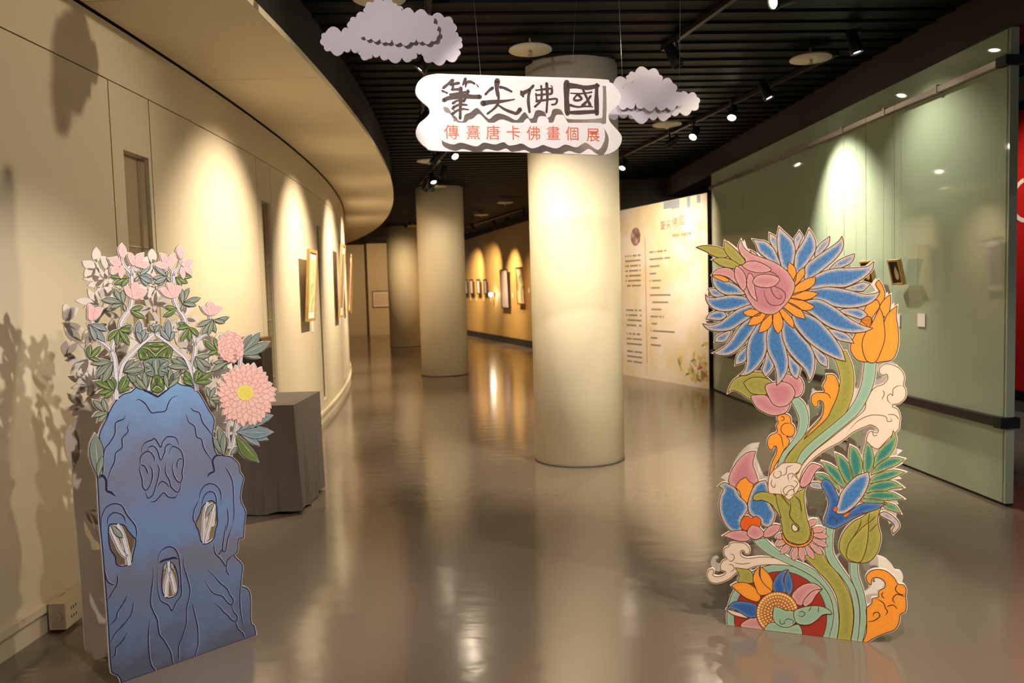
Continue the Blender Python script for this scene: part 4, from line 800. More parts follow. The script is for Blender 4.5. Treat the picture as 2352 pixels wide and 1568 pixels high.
# leaves: lobes fanned from a base
def leaf(crop, mt, base, tips, w=.02, layer=6):
    ox, oy, k = crop; b = Lc.uv(ox + base[0] / k, oy + base[1] / k); mb = None; objs = []
    loopsL = []; ribs = []
    for tx, ty in tips:
        t = Lc.uv(ox + tx / k, oy + ty / k); d = t - b; ww = min(max(w, d.length * .30), d.length * .42)
        P = clean(Lc.lens(b - d * .05, t, ww, random.uniform(-.08, .08), 6, .58)); loopsL.append(P); ribs.append([b.lerp(t, .1), b.lerp(t, .5), b.lerp(t, .85)])
    mb = MB()
    for j, P in enumerate(loopsL):
        Lc.substrate([P], .003); v, f, d = fill([P], .006); y = Lc.y(layer + j % 3)
        mb.add([(p.x, y, p.y) for p in v], f, 0, [max(1e-5, q) for q in d]); n = len(P); a, c = ribbon(P, .0026, True)
        mb.add([(p.x, y - .0001, p.y) for p in a + c], [(i, n + i, n + (i + 1) % n, (i + 1) % n) for i in range(n)], 1, [1e-5] * (2 * n))
        a, c = ribbon(ribs[j], .0022, False, True); n = 3
        mb.add([(p.x, y - .00015, p.y) for p in a + c], [(i, n + i, n + i + 1, i + 1) for i in range(n - 1)], 2, [1e-5] * 6)
    mb.build('leaf', [MT[mt], MT['ink_darkgreen'], MT['vein']], Lc.t)
g_, y_, b_ = 'lgreen', 'lgrey', 'lblue'
for a in ((cF, g_, (740, 690), [(400, 670), (475, 795), (610, 840)]), (cF, b_, (930, 660), [(1138, 475), (1168, 690), (1155, 785), (1072, 838), (845, 755), (920, 570)]), (cF, b_, (1420, 660), [(1203, 475), (1178, 690), (1192, 782), (1288, 838), (1502, 765), (1420, 560)]),
  (cF, g_, (1590, 690), [(1878, 675), (1802, 782), (1690, 832)]), (cF, y_, (640, 1150), [(245, 1080), (470, 880), (620, 900), (400, 1225), (680, 1290)]), (cF, y_, (1710, 1160), [(2034, 1050), (1830, 870), (1705, 890), (1890, 1200), (1955, 1190), (1680, 1290)]), (cF, g_, (770, 1270), [(1002, 1210), (1037, 1408)]), (cF, g_, (1600, 1235), [(1388, 1200), (1348, 1382)]),
  (cG, b_, (25, 125), [(362, 232), (312, 432), (150, 422)]), (cG, g_, (560, 215), [(792, 128), (795, 242), (752, 488), (528, 505), (368, 415)]), (cG, b_, (955, 445), [(930, 38), (1050, 190), (875, 250), (1095, 270)]), (cG, y_, (1205, 262), [(1108, 118), (1210, 125), (1292, 108)]), (cG, b_, (1480, 405), [(1450, 22), (1308, 200), (1540, 230)]),
  (cG, g_, (1820, 165), [(1625, 80), (1608, 190), (1660, 428), (1850, 425), (1995, 328)]), (cG, g_, (40, 725), [(50, 468), (242, 500), (215, 780)]), (cG, y_, (450, 805), [(55, 822), (158, 1062), (262, 1165), (392, 1085)]), (cG, g_, (470, 1310), [(115, 1135), (168, 1352), (288, 1435), (440, 1055), (335, 1090)]), (cG, g_, (575, 1345), [(765, 1238), (745, 1105), (715, 1015)]),
  (cG, y_, (650, 965), [(842, 740), (962, 758), (1025, 912), (1012, 965), (935, 1005)]), (cG, y_, (1055, 1290), [(700, 950), (815, 1155), (860, 1060), (1105, 1030), (1012, 960)]), (cG, y_, (1800, 905), [(1598, 688), (1498, 720), (1448, 872), (1640, 1000)]), (cG, y_, (1445, 1255), [(1702, 940), (1655, 1070), (1385, 1000), (1480, 905)]), (cG, g_, (1890, 1215), [(1740, 930), (1710, 1040), (1720, 1140)]),
  (cD, y_, (205, 345), [(55, 212), (150, 195), (58, 385), (100, 445)]), (cD, y_, (108, 1000), [(75, 560), (155, 790)]), (cH, y_, (520, 425), [(245, 548), (325, 690), (440, 698), (585, 650)]), (cH, y_, (540, 430), [(820, 375), (742, 478)]), (cH, g_, (615, 985), [(375, 785), (540, 735), (435, 1045), (610, 1055)]),
  (cH, y_, (215, 1095), [(495, 1055), (492, 1268), (405, 1390), (300, 1330), (225, 1300)]), (cH, g_, (215, 1550), [(525, 1358), (512, 1530), (258, 1315), (340, 1330)]), (cH, y_, (785, 1190), [(535, 1192), (580, 1295), (495, 1352), (710, 1340)]), (cH, y_, (1042, 1045), [(1230, 685), (1378, 645), (1545, 820), (1425, 940), (1375, 1108)]),
  (cI, y_, (60, 580), [(20, 395), (150, 395), (275, 565), (225, 640), (145, 705)]), (cI, 'lblue', (505, 1100), [(1050, 845), (880, 855), (1058, 1105), (975, 1218), (840, 1312)]), (cI, g_, (485, 1158), [(650, 1395), (735, 1505), (828, 1565)]), (cI, y_, (290, 1460), [(125, 1185), (200, 1030), (300, 1115), (350, 1180)]), (cI, y_, (395, 1460), [(485, 1330)]),
  (cE, b_, (235, 20), [(345, 145)]), (cD, b_, (1210, 1420), [(1300, 1270)]), (cE, b_, (745, 470), [(770, 385)]), (cE, b_, (845, 460), [(815, 385)])):
    leaf(*a)
# mirrored foliage mask in the middle
VN = lambda *q: (MT['vein'], [cat_rom(Lc.px(cG, l), False, 5) for l in q], .0028)
Lc.poly(cG, 'foliage', [(950, 540), (1060, 450), (1220, 435), (1380, 440), (1480, 510), (1530, 580), (1500, 700), (1440, 720), (1300, 700), (1220, 722), (1130, 700), (1080, 740), (940, 740), (908, 600)], 'lgreen', 5, 'ink_darkgreen', inner=[[(950, 545), (1060, 560), (1160, 640), (1220, 700), (1280, 640), (1380, 560), (1490, 515)], [(1080, 500), (1220, 520), (1370, 510)], [(1120, 560), (1220, 620), (1320, 560)], [(990, 600), (1030, 690)], [(1440, 600), (1400, 690)], [(1060, 600), (1100, 700)]], ilw=.003, rib=VN([(955, 530), (1070, 545), (1170, 625), (1220, 682), (1270, 625), (1370, 545), (1480, 500)], [(1090, 480), (1160, 465)], [(1280, 465), (1370, 480)], [(1170, 545), (1220, 560), (1280, 545)], [(950, 650), (965, 720)], [(1480, 650), (1465, 720)], [(1060, 640), (1080, 700)], [(1380, 640), (1365, 700)]))
Lc.poly(cG, 'foliage', [(1000, 780), (1170, 715), (1280, 715), (1460, 780), (1440, 880), (1440, 1000), (1320, 1060), (1180, 1060), (1040, 1000), (1020, 880)], 'lgrey', 4, 'ink_darkgreen', inner=[[(1170, 740), (1160, 850), (1200, 950), (1190, 1040)], [(1280, 740), (1300, 850), (1270, 950), (1290, 1040)], [(1060, 790), (1130, 830), (1150, 870)], [(1400, 790), (1330, 830), (1310, 870)], [(1030, 880), (1110, 915)], [(1430, 880), (1360, 915)], [(1040, 1000), (1100, 960), (1160, 960)], [(1430, 1000), (1370, 960), (1310, 960)]], ilw=.003, rib=VN([(1220, 740), (1225, 880), (1240, 1020)], [(1050, 820), (1110, 850)], [(1410, 820), (1350, 850)], [(1060, 960), (1140, 930)], [(1410, 960), (1330, 930)]))
Lc.poly(cG, 'foliage', [(1140, 1290), (1150, 1120), (1200, 1040), (1290, 1040), (1360, 1130), (1372, 1280), (1260, 1340)], 'lgreen', 6, 'ink_darkgreen', inner=[[(1150, 1285), (1240, 1205), (1360, 1280)], [(1210, 1160), (1240, 1090), (1280, 1160)], [(1225, 1220), (1240, 1150), (1265, 1215)]], ilw=.003, rib=VN([(1170, 1300), (1245, 1225), (1345, 1295)], [(1175, 1180), (1190, 1090)], [(1330, 1180), (1310, 1090)]))
for pts in ([(1065, 1295), (1120, 1180, 1), (1140, 1295)], [(1368, 1165, 1), (1450, 1250), (1385, 1295)]): Lc.poly(cG, 'white_tip', pts, 'bark', 5, sub=3)
# pink blossoms (each petal on its own)
for crop, fl in ((cF, ([(615, 80, 1), (665, 140), (686, 210), (660, 290), (625, 332), (580, 290), (553, 210), (575, 130)],)),
  (cF, ([(372, 343, 1), (440, 333), (530, 340), (605, 410), (570, 480), (480, 477), (410, 430)], [(430, 490), (520, 478), (580, 515), (545, 592), (450, 637), (408, 600), (413, 540)], [(590, 480), (640, 470), (662, 560), (640, 652), (600, 705), (558, 650), (548, 580)])),
  (cF, ([(717, 246, 1), (790, 258), (848, 340), (880, 430), (810, 470), (745, 385), (718, 300)], [(1002, 247, 1), (900, 278), (853, 350), (862, 440), (930, 440), (990, 350)], [(860, 440), (930, 425), (1000, 403), (1060, 418), (1108, 462), (1040, 523), (960, 512), (850, 478)])),
  (cF, ([(1303, 257, 1), (1390, 278), (1452, 350), (1450, 440), (1370, 435), (1320, 350)], [(1563, 259, 1), (1582, 340), (1540, 432), (1470, 495), (1420, 450), (1448, 360), (1500, 288)], [(1212, 462), (1300, 408), (1390, 408), (1460, 460), (1400, 533), (1280, 513)])),
  (cF, ([(1660, 113, 1), (1710, 170), (1732, 240), (1712, 310), (1670, 352), (1620, 280), (1598, 210), (1620, 150)],)),
  (cF, ([(1888, 363, 1), (1800, 358), (1720, 388), (1680, 450), (1740, 495), (1820, 483), (1872, 420)], [(1720, 490), (1820, 490), (1868, 560), (1862, 642), (1800, 612), (1745, 560)], [(1690, 490), (1740, 540), (1755, 640), (1722, 713), (1670, 642), (1648, 560)])),
  (cF, ([(642, 838, 1), (730, 848), (795, 930), (830, 1070), (720, 1015), (668, 940)], [(1058, 930, 1), (960, 882), (885, 915), (810, 1000), (820, 1072), (940, 1054), (1022, 992)], [(778, 822), (850, 763), (907, 800), (917, 880), (860, 990), (810, 1020), (785, 930)])),
  (cF, ([(1292, 900, 1), (1380, 873), (1460, 918), (1530, 1000), (1540, 1058), (1420, 1034), (1340, 972)], [(1662, 818, 1), (1693, 860), (1662, 962), (1590, 1034), (1520, 1045), (1550, 930), (1600, 848)], [(1437, 790), (1500, 768), (1562, 830), (1570, 920), (1530, 1020), (1450, 905), (1428, 840)])),
  (cF, ([(8, 1200), (50, 1173), (112, 1240), (135, 1330), (110, 1445), (15, 1435), (8, 1300)], [(258, 1238, 1), (160, 1238), (120, 1310), (100, 1440), (180, 1393), (232, 1312)])),
  (cH, ([(312, 183, 1), (370, 183), (435, 220), (480, 345), (410, 325), (350, 262)], [(688, 213, 1), (620, 178), (555, 210), (500, 300), (470, 350), (560, 333), (642, 272)], [(490, 103, 1), (542, 150), (562, 220), (530, 310), (470, 340), (418, 220), (440, 140)]))):
    for j, pts in enumerate(fl): Lc.poly(crop, 'blossom_petal', pts, 'blossom', 9 + j, 'ink_rose', .0012, .006, sub=4)
# chrysanthemums
def chrys(crop, cx, cy, rx, ry, rings, seed, layer, a0=0):
    random.seed(seed); ox, oy, k = crop; P = lambda x, y: Lc.uv(ox + x / k, oy + y / k); lay = layer
    Lc.shape('flower_base', [[P(cx + rx * .85 * math.cos(2 * math.pi * i / 32), cy + ry * .85 * math.sin(2 * math.pi * i / 32)) for i in range(32)]], MT['chrys'], lay, None, step=.02)
    for rr, r0, n, w in rings:
        lay += 1
        for i in range(n):
            a = 2 * math.pi * (i + random.uniform(-.2, .2)) / n + rr + a0; q = rr * random.uniform(.93, 1.04)
            L = Lc.lens(P(cx + rx * r0 * math.cos(a), cy + ry * r0 * math.sin(a)), P(cx + rx * q * math.cos(a + .04), cy + ry * q * math.sin(a + .04)), w, random.uniform(-.08, .08), 7, .62)
            Lc.shape('chrysanthemum_petal', [L], MT['chrys'], lay + (i % 2) * .5, MT['ink_rose'], .0016, .008, sub=rr > .9)
    return P
P = chrys(cI, 640, 525, 455, 490, ((1.0, .45, 30, .030), (.84, .3, 24, .030), (.66, .2, 18, .028), (.48, .1, 14, .026)), 5, 10)
Lc.shape('flower_centre', [[P(620 + 132 * math.cos(2 * math.pi * i / 28), 487 + 120 * math.sin(2 * math.pi * i / 28)) for i in range(28)]], MT['yellow'], 17, None, step=.005, sub=False)
chrys(cH, 850, 920, 255, 290, ((1.0, .4, 17, .034), (.78, .25, 13, .032), (.55, .1, 9, .030), (.36, 0, 6, .026)), 9, 9, .3)
Lc.finish(MT['foam'])
mb = MB()
for u in (.10, .42): mb.box((u, .004, .0), (u + .03, .288, .05))
mb.build('spacer', MT['foam'], Lc.t)

# ================================================================== hanging sign and clouds
cJ, cK = (940, 160, 4.704), (720, 0, 2.5565)
def hang(board, pts_uv, label_top=CEIL):
    pass
def prism(loop, y0, y1, mb=None, mi=0):
    mb = mb or MB(); L = clean(loop); v, f, _ = fill([L])
    mb.add([(p.x, y0, p.y) for p in v], f, mi); mb.add([(p.x, y1, p.y) for p in v], [tuple(reversed(q)) for q in f], mi); n = len(L)
    mb.add([(p.x, y0, p.y) for p in L] + [(p.x, y1, p.y) for p in L], [(i, n + i, n + (i + 1) % n, (i + 1) % n) for i in range(n)], mi)
    return mb
sa, sb = at_y(955, 262, 4.10), at_y(1425, 262, 4.35)
Sg = Cutout('hanging_sign', tuple(sa), tuple(sb), 'white hanging sign with large brush lettering over small red lettering', 'sign')
sg_out = [(180, 72), (300, 48), (380, 50), (1200, 75), (2060, 105), (2160, 140), (2240, 210), (2282, 300), (2250, 385), (2180, 440), (2148, 500), (2160, 560), (2210, 620), (2272, 690), (2292, 745), (2270, 825), (2200, 888), (2080, 922), (1800, 915), (1000, 890), (300, 880), (180, 842), (100, 765), (70, 680), (100, 590), (170, 530), (218, 470), (205, 410), (130, 345), (75, 275), (68, 200), (100, 130)]
prism(cat_rom(Sg.px(cJ, sg_out), True, 4), -.008, .008).build('panel', MT['sign'], Sg.t)
pl1 = [(335, 150), (420, 122), (700, 105), (1000, 130), (1300, 150), (1600, 142), (2000, 150), (2046, 190), (2046, 490), (2010, 552), (1700, 562), (1640, 520), (1600, 458), (1520, 456), (1495, 520), (1455, 548), (1440, 500), (1400, 470), (1335, 472), (1310, 540), (1272, 556), (1238, 505), (1205, 492), (1130, 572), (1040, 530), (950, 500), (890, 520), (830, 558), (730, 455), (690, 447), (640, 490), (580, 515), (560, 580), (515, 578), (490, 540), (450, 512), (400, 440), (335, 400)]
pl2 = [(340, 600, 1), (2030, 600, 1), (2072, 690), (2062, 800), (2010, 882), (1960, 872), (1870, 812), (1820, 832), (1760, 862), (1650, 832), (1560, 872), (1470, 855), (1410, 836), (1350, 862), (1280, 870), (1190, 822), (1130, 832), (1050, 842), (990, 806), (900, 832), (780, 812), (700, 852), (540, 812), (450, 832), (330, 782), (318, 700)]
p1 = prism(cat_rom(Sg.px(cJ, pl1), True, 4), -.062, -.056).build('raised_title_plate', MT['sign'], Sg.t)
p2 = prism(cat_rom(Sg.px(cJ, pl2), True, 4), -.062, -.056).build('raised_subtitle_plate', MT['sign'], Sg.t)
mb = MB()
for x, y in ((480, 300), (1000, 300), (1400, 300), (1800, 350), (600, 720), (1200, 720), (1800, 720)):
    q = Sg.uv(940 + x / 4.704, 160 + y / 4.704); mb.box((q.x - .02, -.056, q.y - .02), (q.x + .02, -.008, q.y + .02))
mb.build('standoff', MT['foam'], Sg.t)
# brush characters 筆尖佛國, drawn stroke by stroke (points, start width, end width in picture units)
CH = [
 [([(350, 232), (400, 190), (450, 150)], 28, 38), ([(430, 195), (515, 178)], 34, 30), ([(452, 185), (452, 250)], 34, 22), ([(560, 195), (585, 135)], 24, 34), ([(575, 172), (640, 165), (680, 185)], 32, 26), ([(592, 180), (585, 220)], 30, 14), ([(338, 262), (392, 285)], 22, 20), ([(700, 190), (722, 218)], 8, 14),
  ([(440, 248), (540, 245)], 26, 30), ([(420, 300), (520, 285), (620, 270)], 20, 26), ([(355, 362), (420, 335), (560, 318), (660, 325), (738, 325)], 46, 50), ([(535, 235), (532, 400), (528, 555)], 44, 30), ([(612, 262), (590, 330), (565, 375)], 34, 26), ([(450, 395), (500, 365), (575, 360)], 26, 16), ([(455, 440), (520, 408), (600, 412)], 30, 18), ([(445, 508), (500, 470), (550, 455), (618, 462)], 30, 14), ([(440, 450), (470, 470)], 14, 10)],
 [([(925, 155), (918, 230), (935, 320)], 62, 34), ([(798, 300), (835, 260), (875, 230)], 24, 34), ([(955, 222), (1000, 232), (1075, 268)], 34, 26), ([(772, 395), (850, 382), (980, 372), (1108, 352)], 66, 14), ([(938, 325), (930, 400), (890, 450), (820, 505)], 30, 24), ([(930, 410), (1010, 462), (1090, 492), (1130, 500), (1168, 458)], 22, 46)],
 [([(1310, 205), (1270, 245), (1185, 295)], 26, 44), ([(1180, 270), (1200, 320)], 30, 26), ([(1268, 250), (1255, 360), (1268, 485)], 36, 30), ([(1335, 255), (1420, 245), (1505, 235)], 18, 26), ([(1392, 210), (1398, 300), (1385, 370), (1325, 430)], 26, 24), ([(1450, 185), (1458, 330), (1448, 490)], 38, 24), ([(1505, 240), (1500, 290), (1430, 298), (1335, 308)], 28, 20), ([(1335, 290), (1345, 368)], 18, 20), ([(1340, 372), (1440, 358), (1540, 345), (1562, 360), (1545, 400), (1505, 408)], 26, 20), ([(1495, 205), (1515, 222)], 12, 10)],
 [([(1665, 175), (1662, 330), (1672, 500)], 70, 58), ([(1665, 205), (1760, 210), (1880, 228), (2000, 205)], 64, 40), ([(1985, 195), (1982, 330), (1985, 500)], 40, 56), ([(1665, 490), (1780, 492), (1990, 480)], 38, 46), ([(1705, 285), (1820, 290), (1930, 275)], 14, 20), ([(1775, 300), (1742, 345), (1755, 362), (1800, 360), (1822, 340), (1780, 298)], 22, 30), ([(1838, 250), (1880, 340), (1915, 415)], 26, 34), ([(1920, 315), (1880, 370), (1830, 420)], 22, 34), ([(1698, 412), (1780, 432), (1860, 425), (1940, 430)], 28, 14)]]
for st in CH:
    mb = MB()
    for k, (pts, w0, w1) in enumerate(st):
        c = cat_rom(Sg.px(cJ, pts), False, 5); kx = (Sg.uv(1041, 260) - Sg.uv(940, 260)).length / 101 / 4.704
        n = len(c); a, b = ribbon(c, lambda t: kx * (w0 + (w1 - w0) * t) * (1 + .10 * math.sin(9 * t + k)))
        y = -.0625 - .0001 * k
        mb.add([(p.x, y, p.y) for p in a + b], [(i, n + i, n + i + 1, i + 1) for i in range(n - 1)])
        for p, wv in ((c[0], w0), (c[-1], w1)):
            mb.add([(p.x + kx * wv * .48 * math.cos(j * .785), y, p.y + kx * wv * .48 * math.sin(j * .785)) for j in range(8)], [tuple(range(8))])
    mb.build('brush_character', MT['signtext'], p1)
def glyph(ch, size, name, mt, parent, loc, w=None):
    cu = bpy.data.curves.new(name, 'FONT'); cu.body = ch; cu.size = size; cu.align_x = 'CENTER'; cu.align_y = 'CENTER'
    if w: cu.offset = w
    cu.resolution_u = 4
    o = bpy.data.objects.new(name, cu); C.objects.link(o)
    dg = bpy.context.evaluated_depsgraph_get(); me = bpy.data.meshes.new_from_object(o.evaluated_get(dg)); me.name = name
    bpy.data.objects.remove(o); me.materials.clear(); me.materials.append(mt)
    me.transform(Matrix.Rotation(math.pi / 2, 4, 'X')); me.transform(Matrix.Translation(loc))
    return link(bpy.data.objects.new(name, me), parent)
for ch, x, y in zip('傳熹唐卡佛畫個展', (437, 668, 880, 1097, 1312, 1522, 1725, 1945), (712, 716, 718, 720, 724, 724, 728, 740)):
    q = Sg.uv(940 + x / 4.704, 160 + y / 4.704)
    glyph(ch, .078, 'red_character', MT['signred'], p2, (q.x, -.0626, q.y), .0004)
def threads(Ct, spots, lean):
    mb = MB()
    for (x, y), (dx, dy) in zip(spots, lean):
        q = Ct.uv(x, y); mb.tube([(q.x, 0, q.y - .02), (q.x + dx, dy, CEIL + .02)], .0006, 5)
    mb.build('hanging_thread', MT['thread'], Ct.t)
threads(Sg, ((1105, 178), (1312, 185)), ((-.05, .02), (.08, .02)))
def scallop(pts, bulge=.36, sub=5):
    out = []; n = len(pts)
    for i in range(n):
        a = Vector(pts[i]); b = Vector(pts[(i + 1) % n]); d = b - a; nn = Vector((d.y, -d.x))
        for j in range(sub): t = j / sub; out.append(a + d * t + nn * (bulge * 4 * t * (1 - t)))
    return out
def cloud(name_label, a, b, outer, inner, thr):
    Ct = Cutout('cloud_cutout', tuple(a), tuple(b), name_label, 'cloud')
    def sc_(pts):
        q = [p[:2] for p in Ct.px(cK, pts)]
        if area([Vector(p) for p in q]) < 0: q.reverse()
        return scallop(q)
    prism(sc_(outer), -.005, .005).build('back_layer', MT['cloud'], Ct.t)
    prism(sc_(inner), -.036, -.030).build('front_layer', MT['cloud'], Ct.t)
    q = Ct.uv(720 + sum(p[0] for p in inner) / len(inner) / 2.5565, sum(p[1] for p in inner) / len(inner) / 2.5565)
    MB().box((q.x - .04, -.030, q.y - .02), (q.x + .04, -.005, q.y + .02)).build('standoff', MT['foam'], Ct.t)
    threads(Ct, thr, ((-.02, .0), (.02, .0)))
cloud('white scalloped foam cloud hanging beside the curved ceiling ledge', at_y(740, 90, 4.42), at_y(1060, 90, 4.34),
 [(70, 195), (165, 190), (215, 175), (215, 125), (250, 105), (305, 80), (305, 45), (350, 18), (410, 10), (470, 20), (490, 45), (530, 60), (560, 85), (600, 78), (650, 90), (690, 105), (770, 105), (820, 135), (825, 190), (850, 215), (868, 245), (850, 290), (850, 330), (780, 350), (700, 362), (645, 330), (640, 305), (605, 310), (580, 348), (520, 340), (440, 345), (390, 325), (345, 318), (325, 345), (275, 325), (270, 300), (220, 285), (180, 300), (100, 298), (62, 270), (50, 225)],
 [(278, 212), (310, 172), (360, 150), (365, 110), (410, 82), (470, 62), (530, 78), (600, 92), (680, 102), (712, 150), (733, 190), (733, 228), (700, 252), (650, 255), (612, 238), (580, 258), (520, 260), (470, 245), (435, 258), (400, 240), (350, 238), (310, 225)], ((850, 45), (975, 40)))
cloud('white scalloped foam cloud half hidden behind the hanging title sign', at_y(1390, 215, 4.75), at_y(1605, 215, 4.85),
 [(1690, 610), (1700, 540), (1760, 490), (1840, 470), (1850, 440), (1885, 428), (1965, 415), (2030, 440), (2045, 475), (2110, 490), (2125, 540), (2145, 562), (2200, 553), (2250, 570), (2260, 610), (2220, 648), (2150, 660), (2092, 662), (2085, 692), (2020, 685), (1970, 690), (1880, 698), (1850, 670), (1790, 675), (1740, 695), (1690, 660)],
 [(1780, 630), (1790, 580), (1810, 530), (1860, 500), (1900, 478), (1960, 470), (2020, 490), (2060, 515), (2110, 550), (2158, 595), (2120, 628), (2060, 638), (2000, 632), (1930, 638), (1880, 618), (1830, 638)], ((1430, 190), (1560, 200)))
# ================================================================== draped table and black box
def drape(x0, x1, y0, y1, h):
    t = empty('draped_table', ((x0 + x1) / 2, (y0 + y1) / 2, 0), 0, 'small square table under a floor length grey brown cloth by the curved wall', 'table')
    cx, cy = t.location.x, t.location.y; hx, hy = (x1 - x0) / 2, (y1 - y0) / 2
    MB().box((-hx + .02, -hy + .02, h - .03), (hx - .02, hy - .02, h - .012)).build('tabletop', MT['rail'], t)
    for sx in (-1, 1):
        for sy in (-1, 1): MB().box((sx * (hx - .06) - .02, sy * (hy - .06) - .02, 0), (sx * (hx - .06) + .02, sy * (hy - .06) + .02, h - .03)).build('leg', MT['rail'], t)
    n = 96; rows = [(0, 0, h), (.0, .0, h - .01), (.004, .15, h * .75), (.010, .5, h * .5), (.016, .8, h * .25), (.022, 1, .018)]
    vs = []; fs = []
    for off, fold, z in rows:
        for i in range(n):
            u = i / n * 4; k = int(u); v = u - k
            px, py = [(-hx + 2 * hx * v, -hy), (hx, -hy + 2 * hy * v), (hx - 2 * hx * v, hy), (-hx, hy - 2 * hy * v)][k]
            nx, ny = [(0, -1), (1, 0), (0, 1), (-1, 0)][k]
            e = min(v, 1 - v); w = fold * .009 * (math.sin(v * 23 + k) + .6 * math.sin(v * 41 + 2 * k)) * min(1, e * 8) + off
            if e < .04: w += fold * .012
            zz = z + (.012 * math.sin(v * 9 + k) * fold if z < .05 else 0)
            vs.append((px + nx * w, py + ny * w, max(.004, zz)))
    for r in range(len(rows) - 1): fs += [(r * n + i, r * n + (i + 1) % n, (r + 1) * n + (i + 1) % n, (r + 1) * n + i) for i in range(n)]
    fs.append(tuple(range(n)))
    MB().add(vs, [tuple(reversed(f)) for f in fs]).build('tablecloth', MT['cloth'], t, False)
drape(-2.09, -1.51, 5.34, 6.08, .762)
t = empty('display_box', (-1.93, 5.80, .766), 0, 'black box with a brown top standing on the draped table', 'box')
MB().box((-.11, -.12, 0), (.11, .12, .36)).build('body', MT['boxblack'], t)
MB().box((-.112, -.122, .36), (.112, .122, .445)).build('top', MT['boxbrown'], t)

# socket box on the left baseboard
p = arc(Y2s(3.56), .028)
t = empty('socket_box', (p.x, p.y, .0), .03, 'cream surface mounted socket box on the left baseboard', 'socket')
MB().box((0, -.07, .015), (.075, .07, .135)).build('case', MT['wall'], t)
MB().lathe([(.024, 0), (.024, .004)], 20).build('round_cover', MT['plate'], t).matrix_local = Matrix.Translation((.037, -.0705, .075)) @ Matrix.Rotation(math.pi / 2, 4, 'X')
mb = MB()
for z in (.05, .09):
    for y in (-.02, .0, .02): mb.box((.075, y - .002, z), (.0765, y + .002, z + .012))
mb.build('socket_hole', MT['black'], t)

# ================================================================== framed pictures
def art_mat(name, cols, scale=3):
    m = bpy.data.materials.new(name); m.use_nodes = True; nt = m.node_tree; N = nt.nodes.new; L = nt.links.new
    b = nt.nodes['Principled BSDF']; b.inputs['Roughness'].default_value = .5
    tc = N('ShaderNodeTexCoord'); nz = N('ShaderNodeTexNoise'); nz.inputs['Scale'].default_value = scale; nz.inputs['Detail'].default_value = 6; nz.inputs['Distortion'].default_value = .6
    cr = N('ShaderNodeValToRGB'); e = cr.color_ramp.elements; e[0].position = .3; e[0].color = (*cols[0], 1); e[1].position = .7; e[1].color = (*cols[-1], 1)
    for i, c in enumerate(cols[1:-1]): q = e.new(.3 + .4 * (i + 1) / (len(cols) - 1)); q.color = (*c, 1)
    L(tc.outputs['Object'], nz.inputs['Vector']); L(nz.outputs['Fac'], cr.inputs[0]); L(cr.outputs[0], b.inputs['Base Color']); return m
def picture(loc, rz, w, h, label, frame, matc, art, tilt=.08, fw=.03, group=None, name='framed_picture', wires=0, extra=None, mw=.05):
    """loc = middle of the bottom edge, front faces local -y; the top leans out from the wall"""
    t = empty(name, loc, rz, label, 'picture', group); t.rotation_euler = (tilt, 0, rz)
    x = w / 2
    for a, b in (((-x, -.03, 0), (-x + fw, 0, h)), ((x - fw, -.03, 0), (x, 0, h)), ((-x + fw, -.03, 0), (x - fw, 0, fw)), ((-x + fw, -.03, h - fw), (x - fw, 0, h))):
        MB().box(a, b).build('frame_side', frame, t)
    if matc: MB().box((-x + fw, -.016, fw), (x - fw, -.004, h - fw)).build('mount', matc, t)
    k = fw + (mw if matc else 0)
    pt = MB().box((-x + k, -.019, fw + (mw * 2 if matc else 0)), (x - k, -.006, h - fw - (mw * 2 if matc else 0))).build('artwork', art, t)
    if wires:
        for sx in (-1, 1): MB().tube([(sx * x * .0, -.01, h), (sx * x * .0, -.01 + math.sin(tilt) * wires, h + wires)], .0015, 5).build('hanging_wire', MT['steel'], t)
    return t
A_green = art_mat('pale_green_scroll_art', (srgb(196, 206, 150), srgb(224, 214, 160), srgb(150, 176, 130), srgb(230, 218, 170)), 6)
A_blue = art_mat('blue_grey_art', (srgb(90, 96, 130), srgb(126, 120, 130), srgb(70, 70, 110)), 5)
A_pink = art_mat('rose_violet_art', (srgb(190, 90, 100), srgb(160, 130, 170), srgb(210, 110, 110)), 5)
A_mix = art_mat('ochre_art', (srgb(180, 120, 60), srgb(220, 180, 120), srgb(140, 80, 40)), 5)
A_pale = art_mat('pale_violet_art', (srgb(226, 206, 178), srgb(196, 192, 226), srgb(222, 190, 130)), 3)
A_rain = art_mat('cream_red_green_art', (srgb(230, 190, 130), srgb(250, 226, 190), srgb(120, 160, 130), srgb(214, 110, 70)), 3)
A_night = art_mat('black_gold_art', (srgb(14, 10, 8), srgb(20, 14, 10), srgb(30, 20, 12)), 4)
CREAMM = MT['white']
def wall_pic(Y, zb, w, h, label, frame, matc, art, tilt=.07, lift=.045, **k):
    s = Y2s(Y); p = arc(s, lift); th = s / RW
    return picture((p.x, p.y, zb), math.pi / 2 + th, w, h, label, frame, matc, art, tilt, **k)
wall_pic(8.42, 1.24, .44, .76, 'gold framed pale green scroll picture with a cream mount on the curved wall', MT['gold'], CREAMM, A_green, mw=.035)
wall_pic(11.05, 1.20, .52, 1.02, 'gilt and grey framed blue grey picture on the curved wall', MT['gold'], CREAMM, A_blue)
wall_pic(12.75, 1.25, .52, .92, 'pale gilt framed rose and violet picture on the curved wall', MT['gold'], CREAMM, A_pink)
wall_pic(15.3, 1.15, .60, 1.05, 'ochre picture at the far bend of the curved wall', MT['gold'], None, A_mix)
def card(loc, rz, w, h, label, group=None):
    o = MB().box((-w / 2, -.004, 0), (w / 2, 0, h)).build('label_card', MT['white']); o.location = loc; o.rotation_euler = (0, 0, rz); tag(o, label, 'label', group)
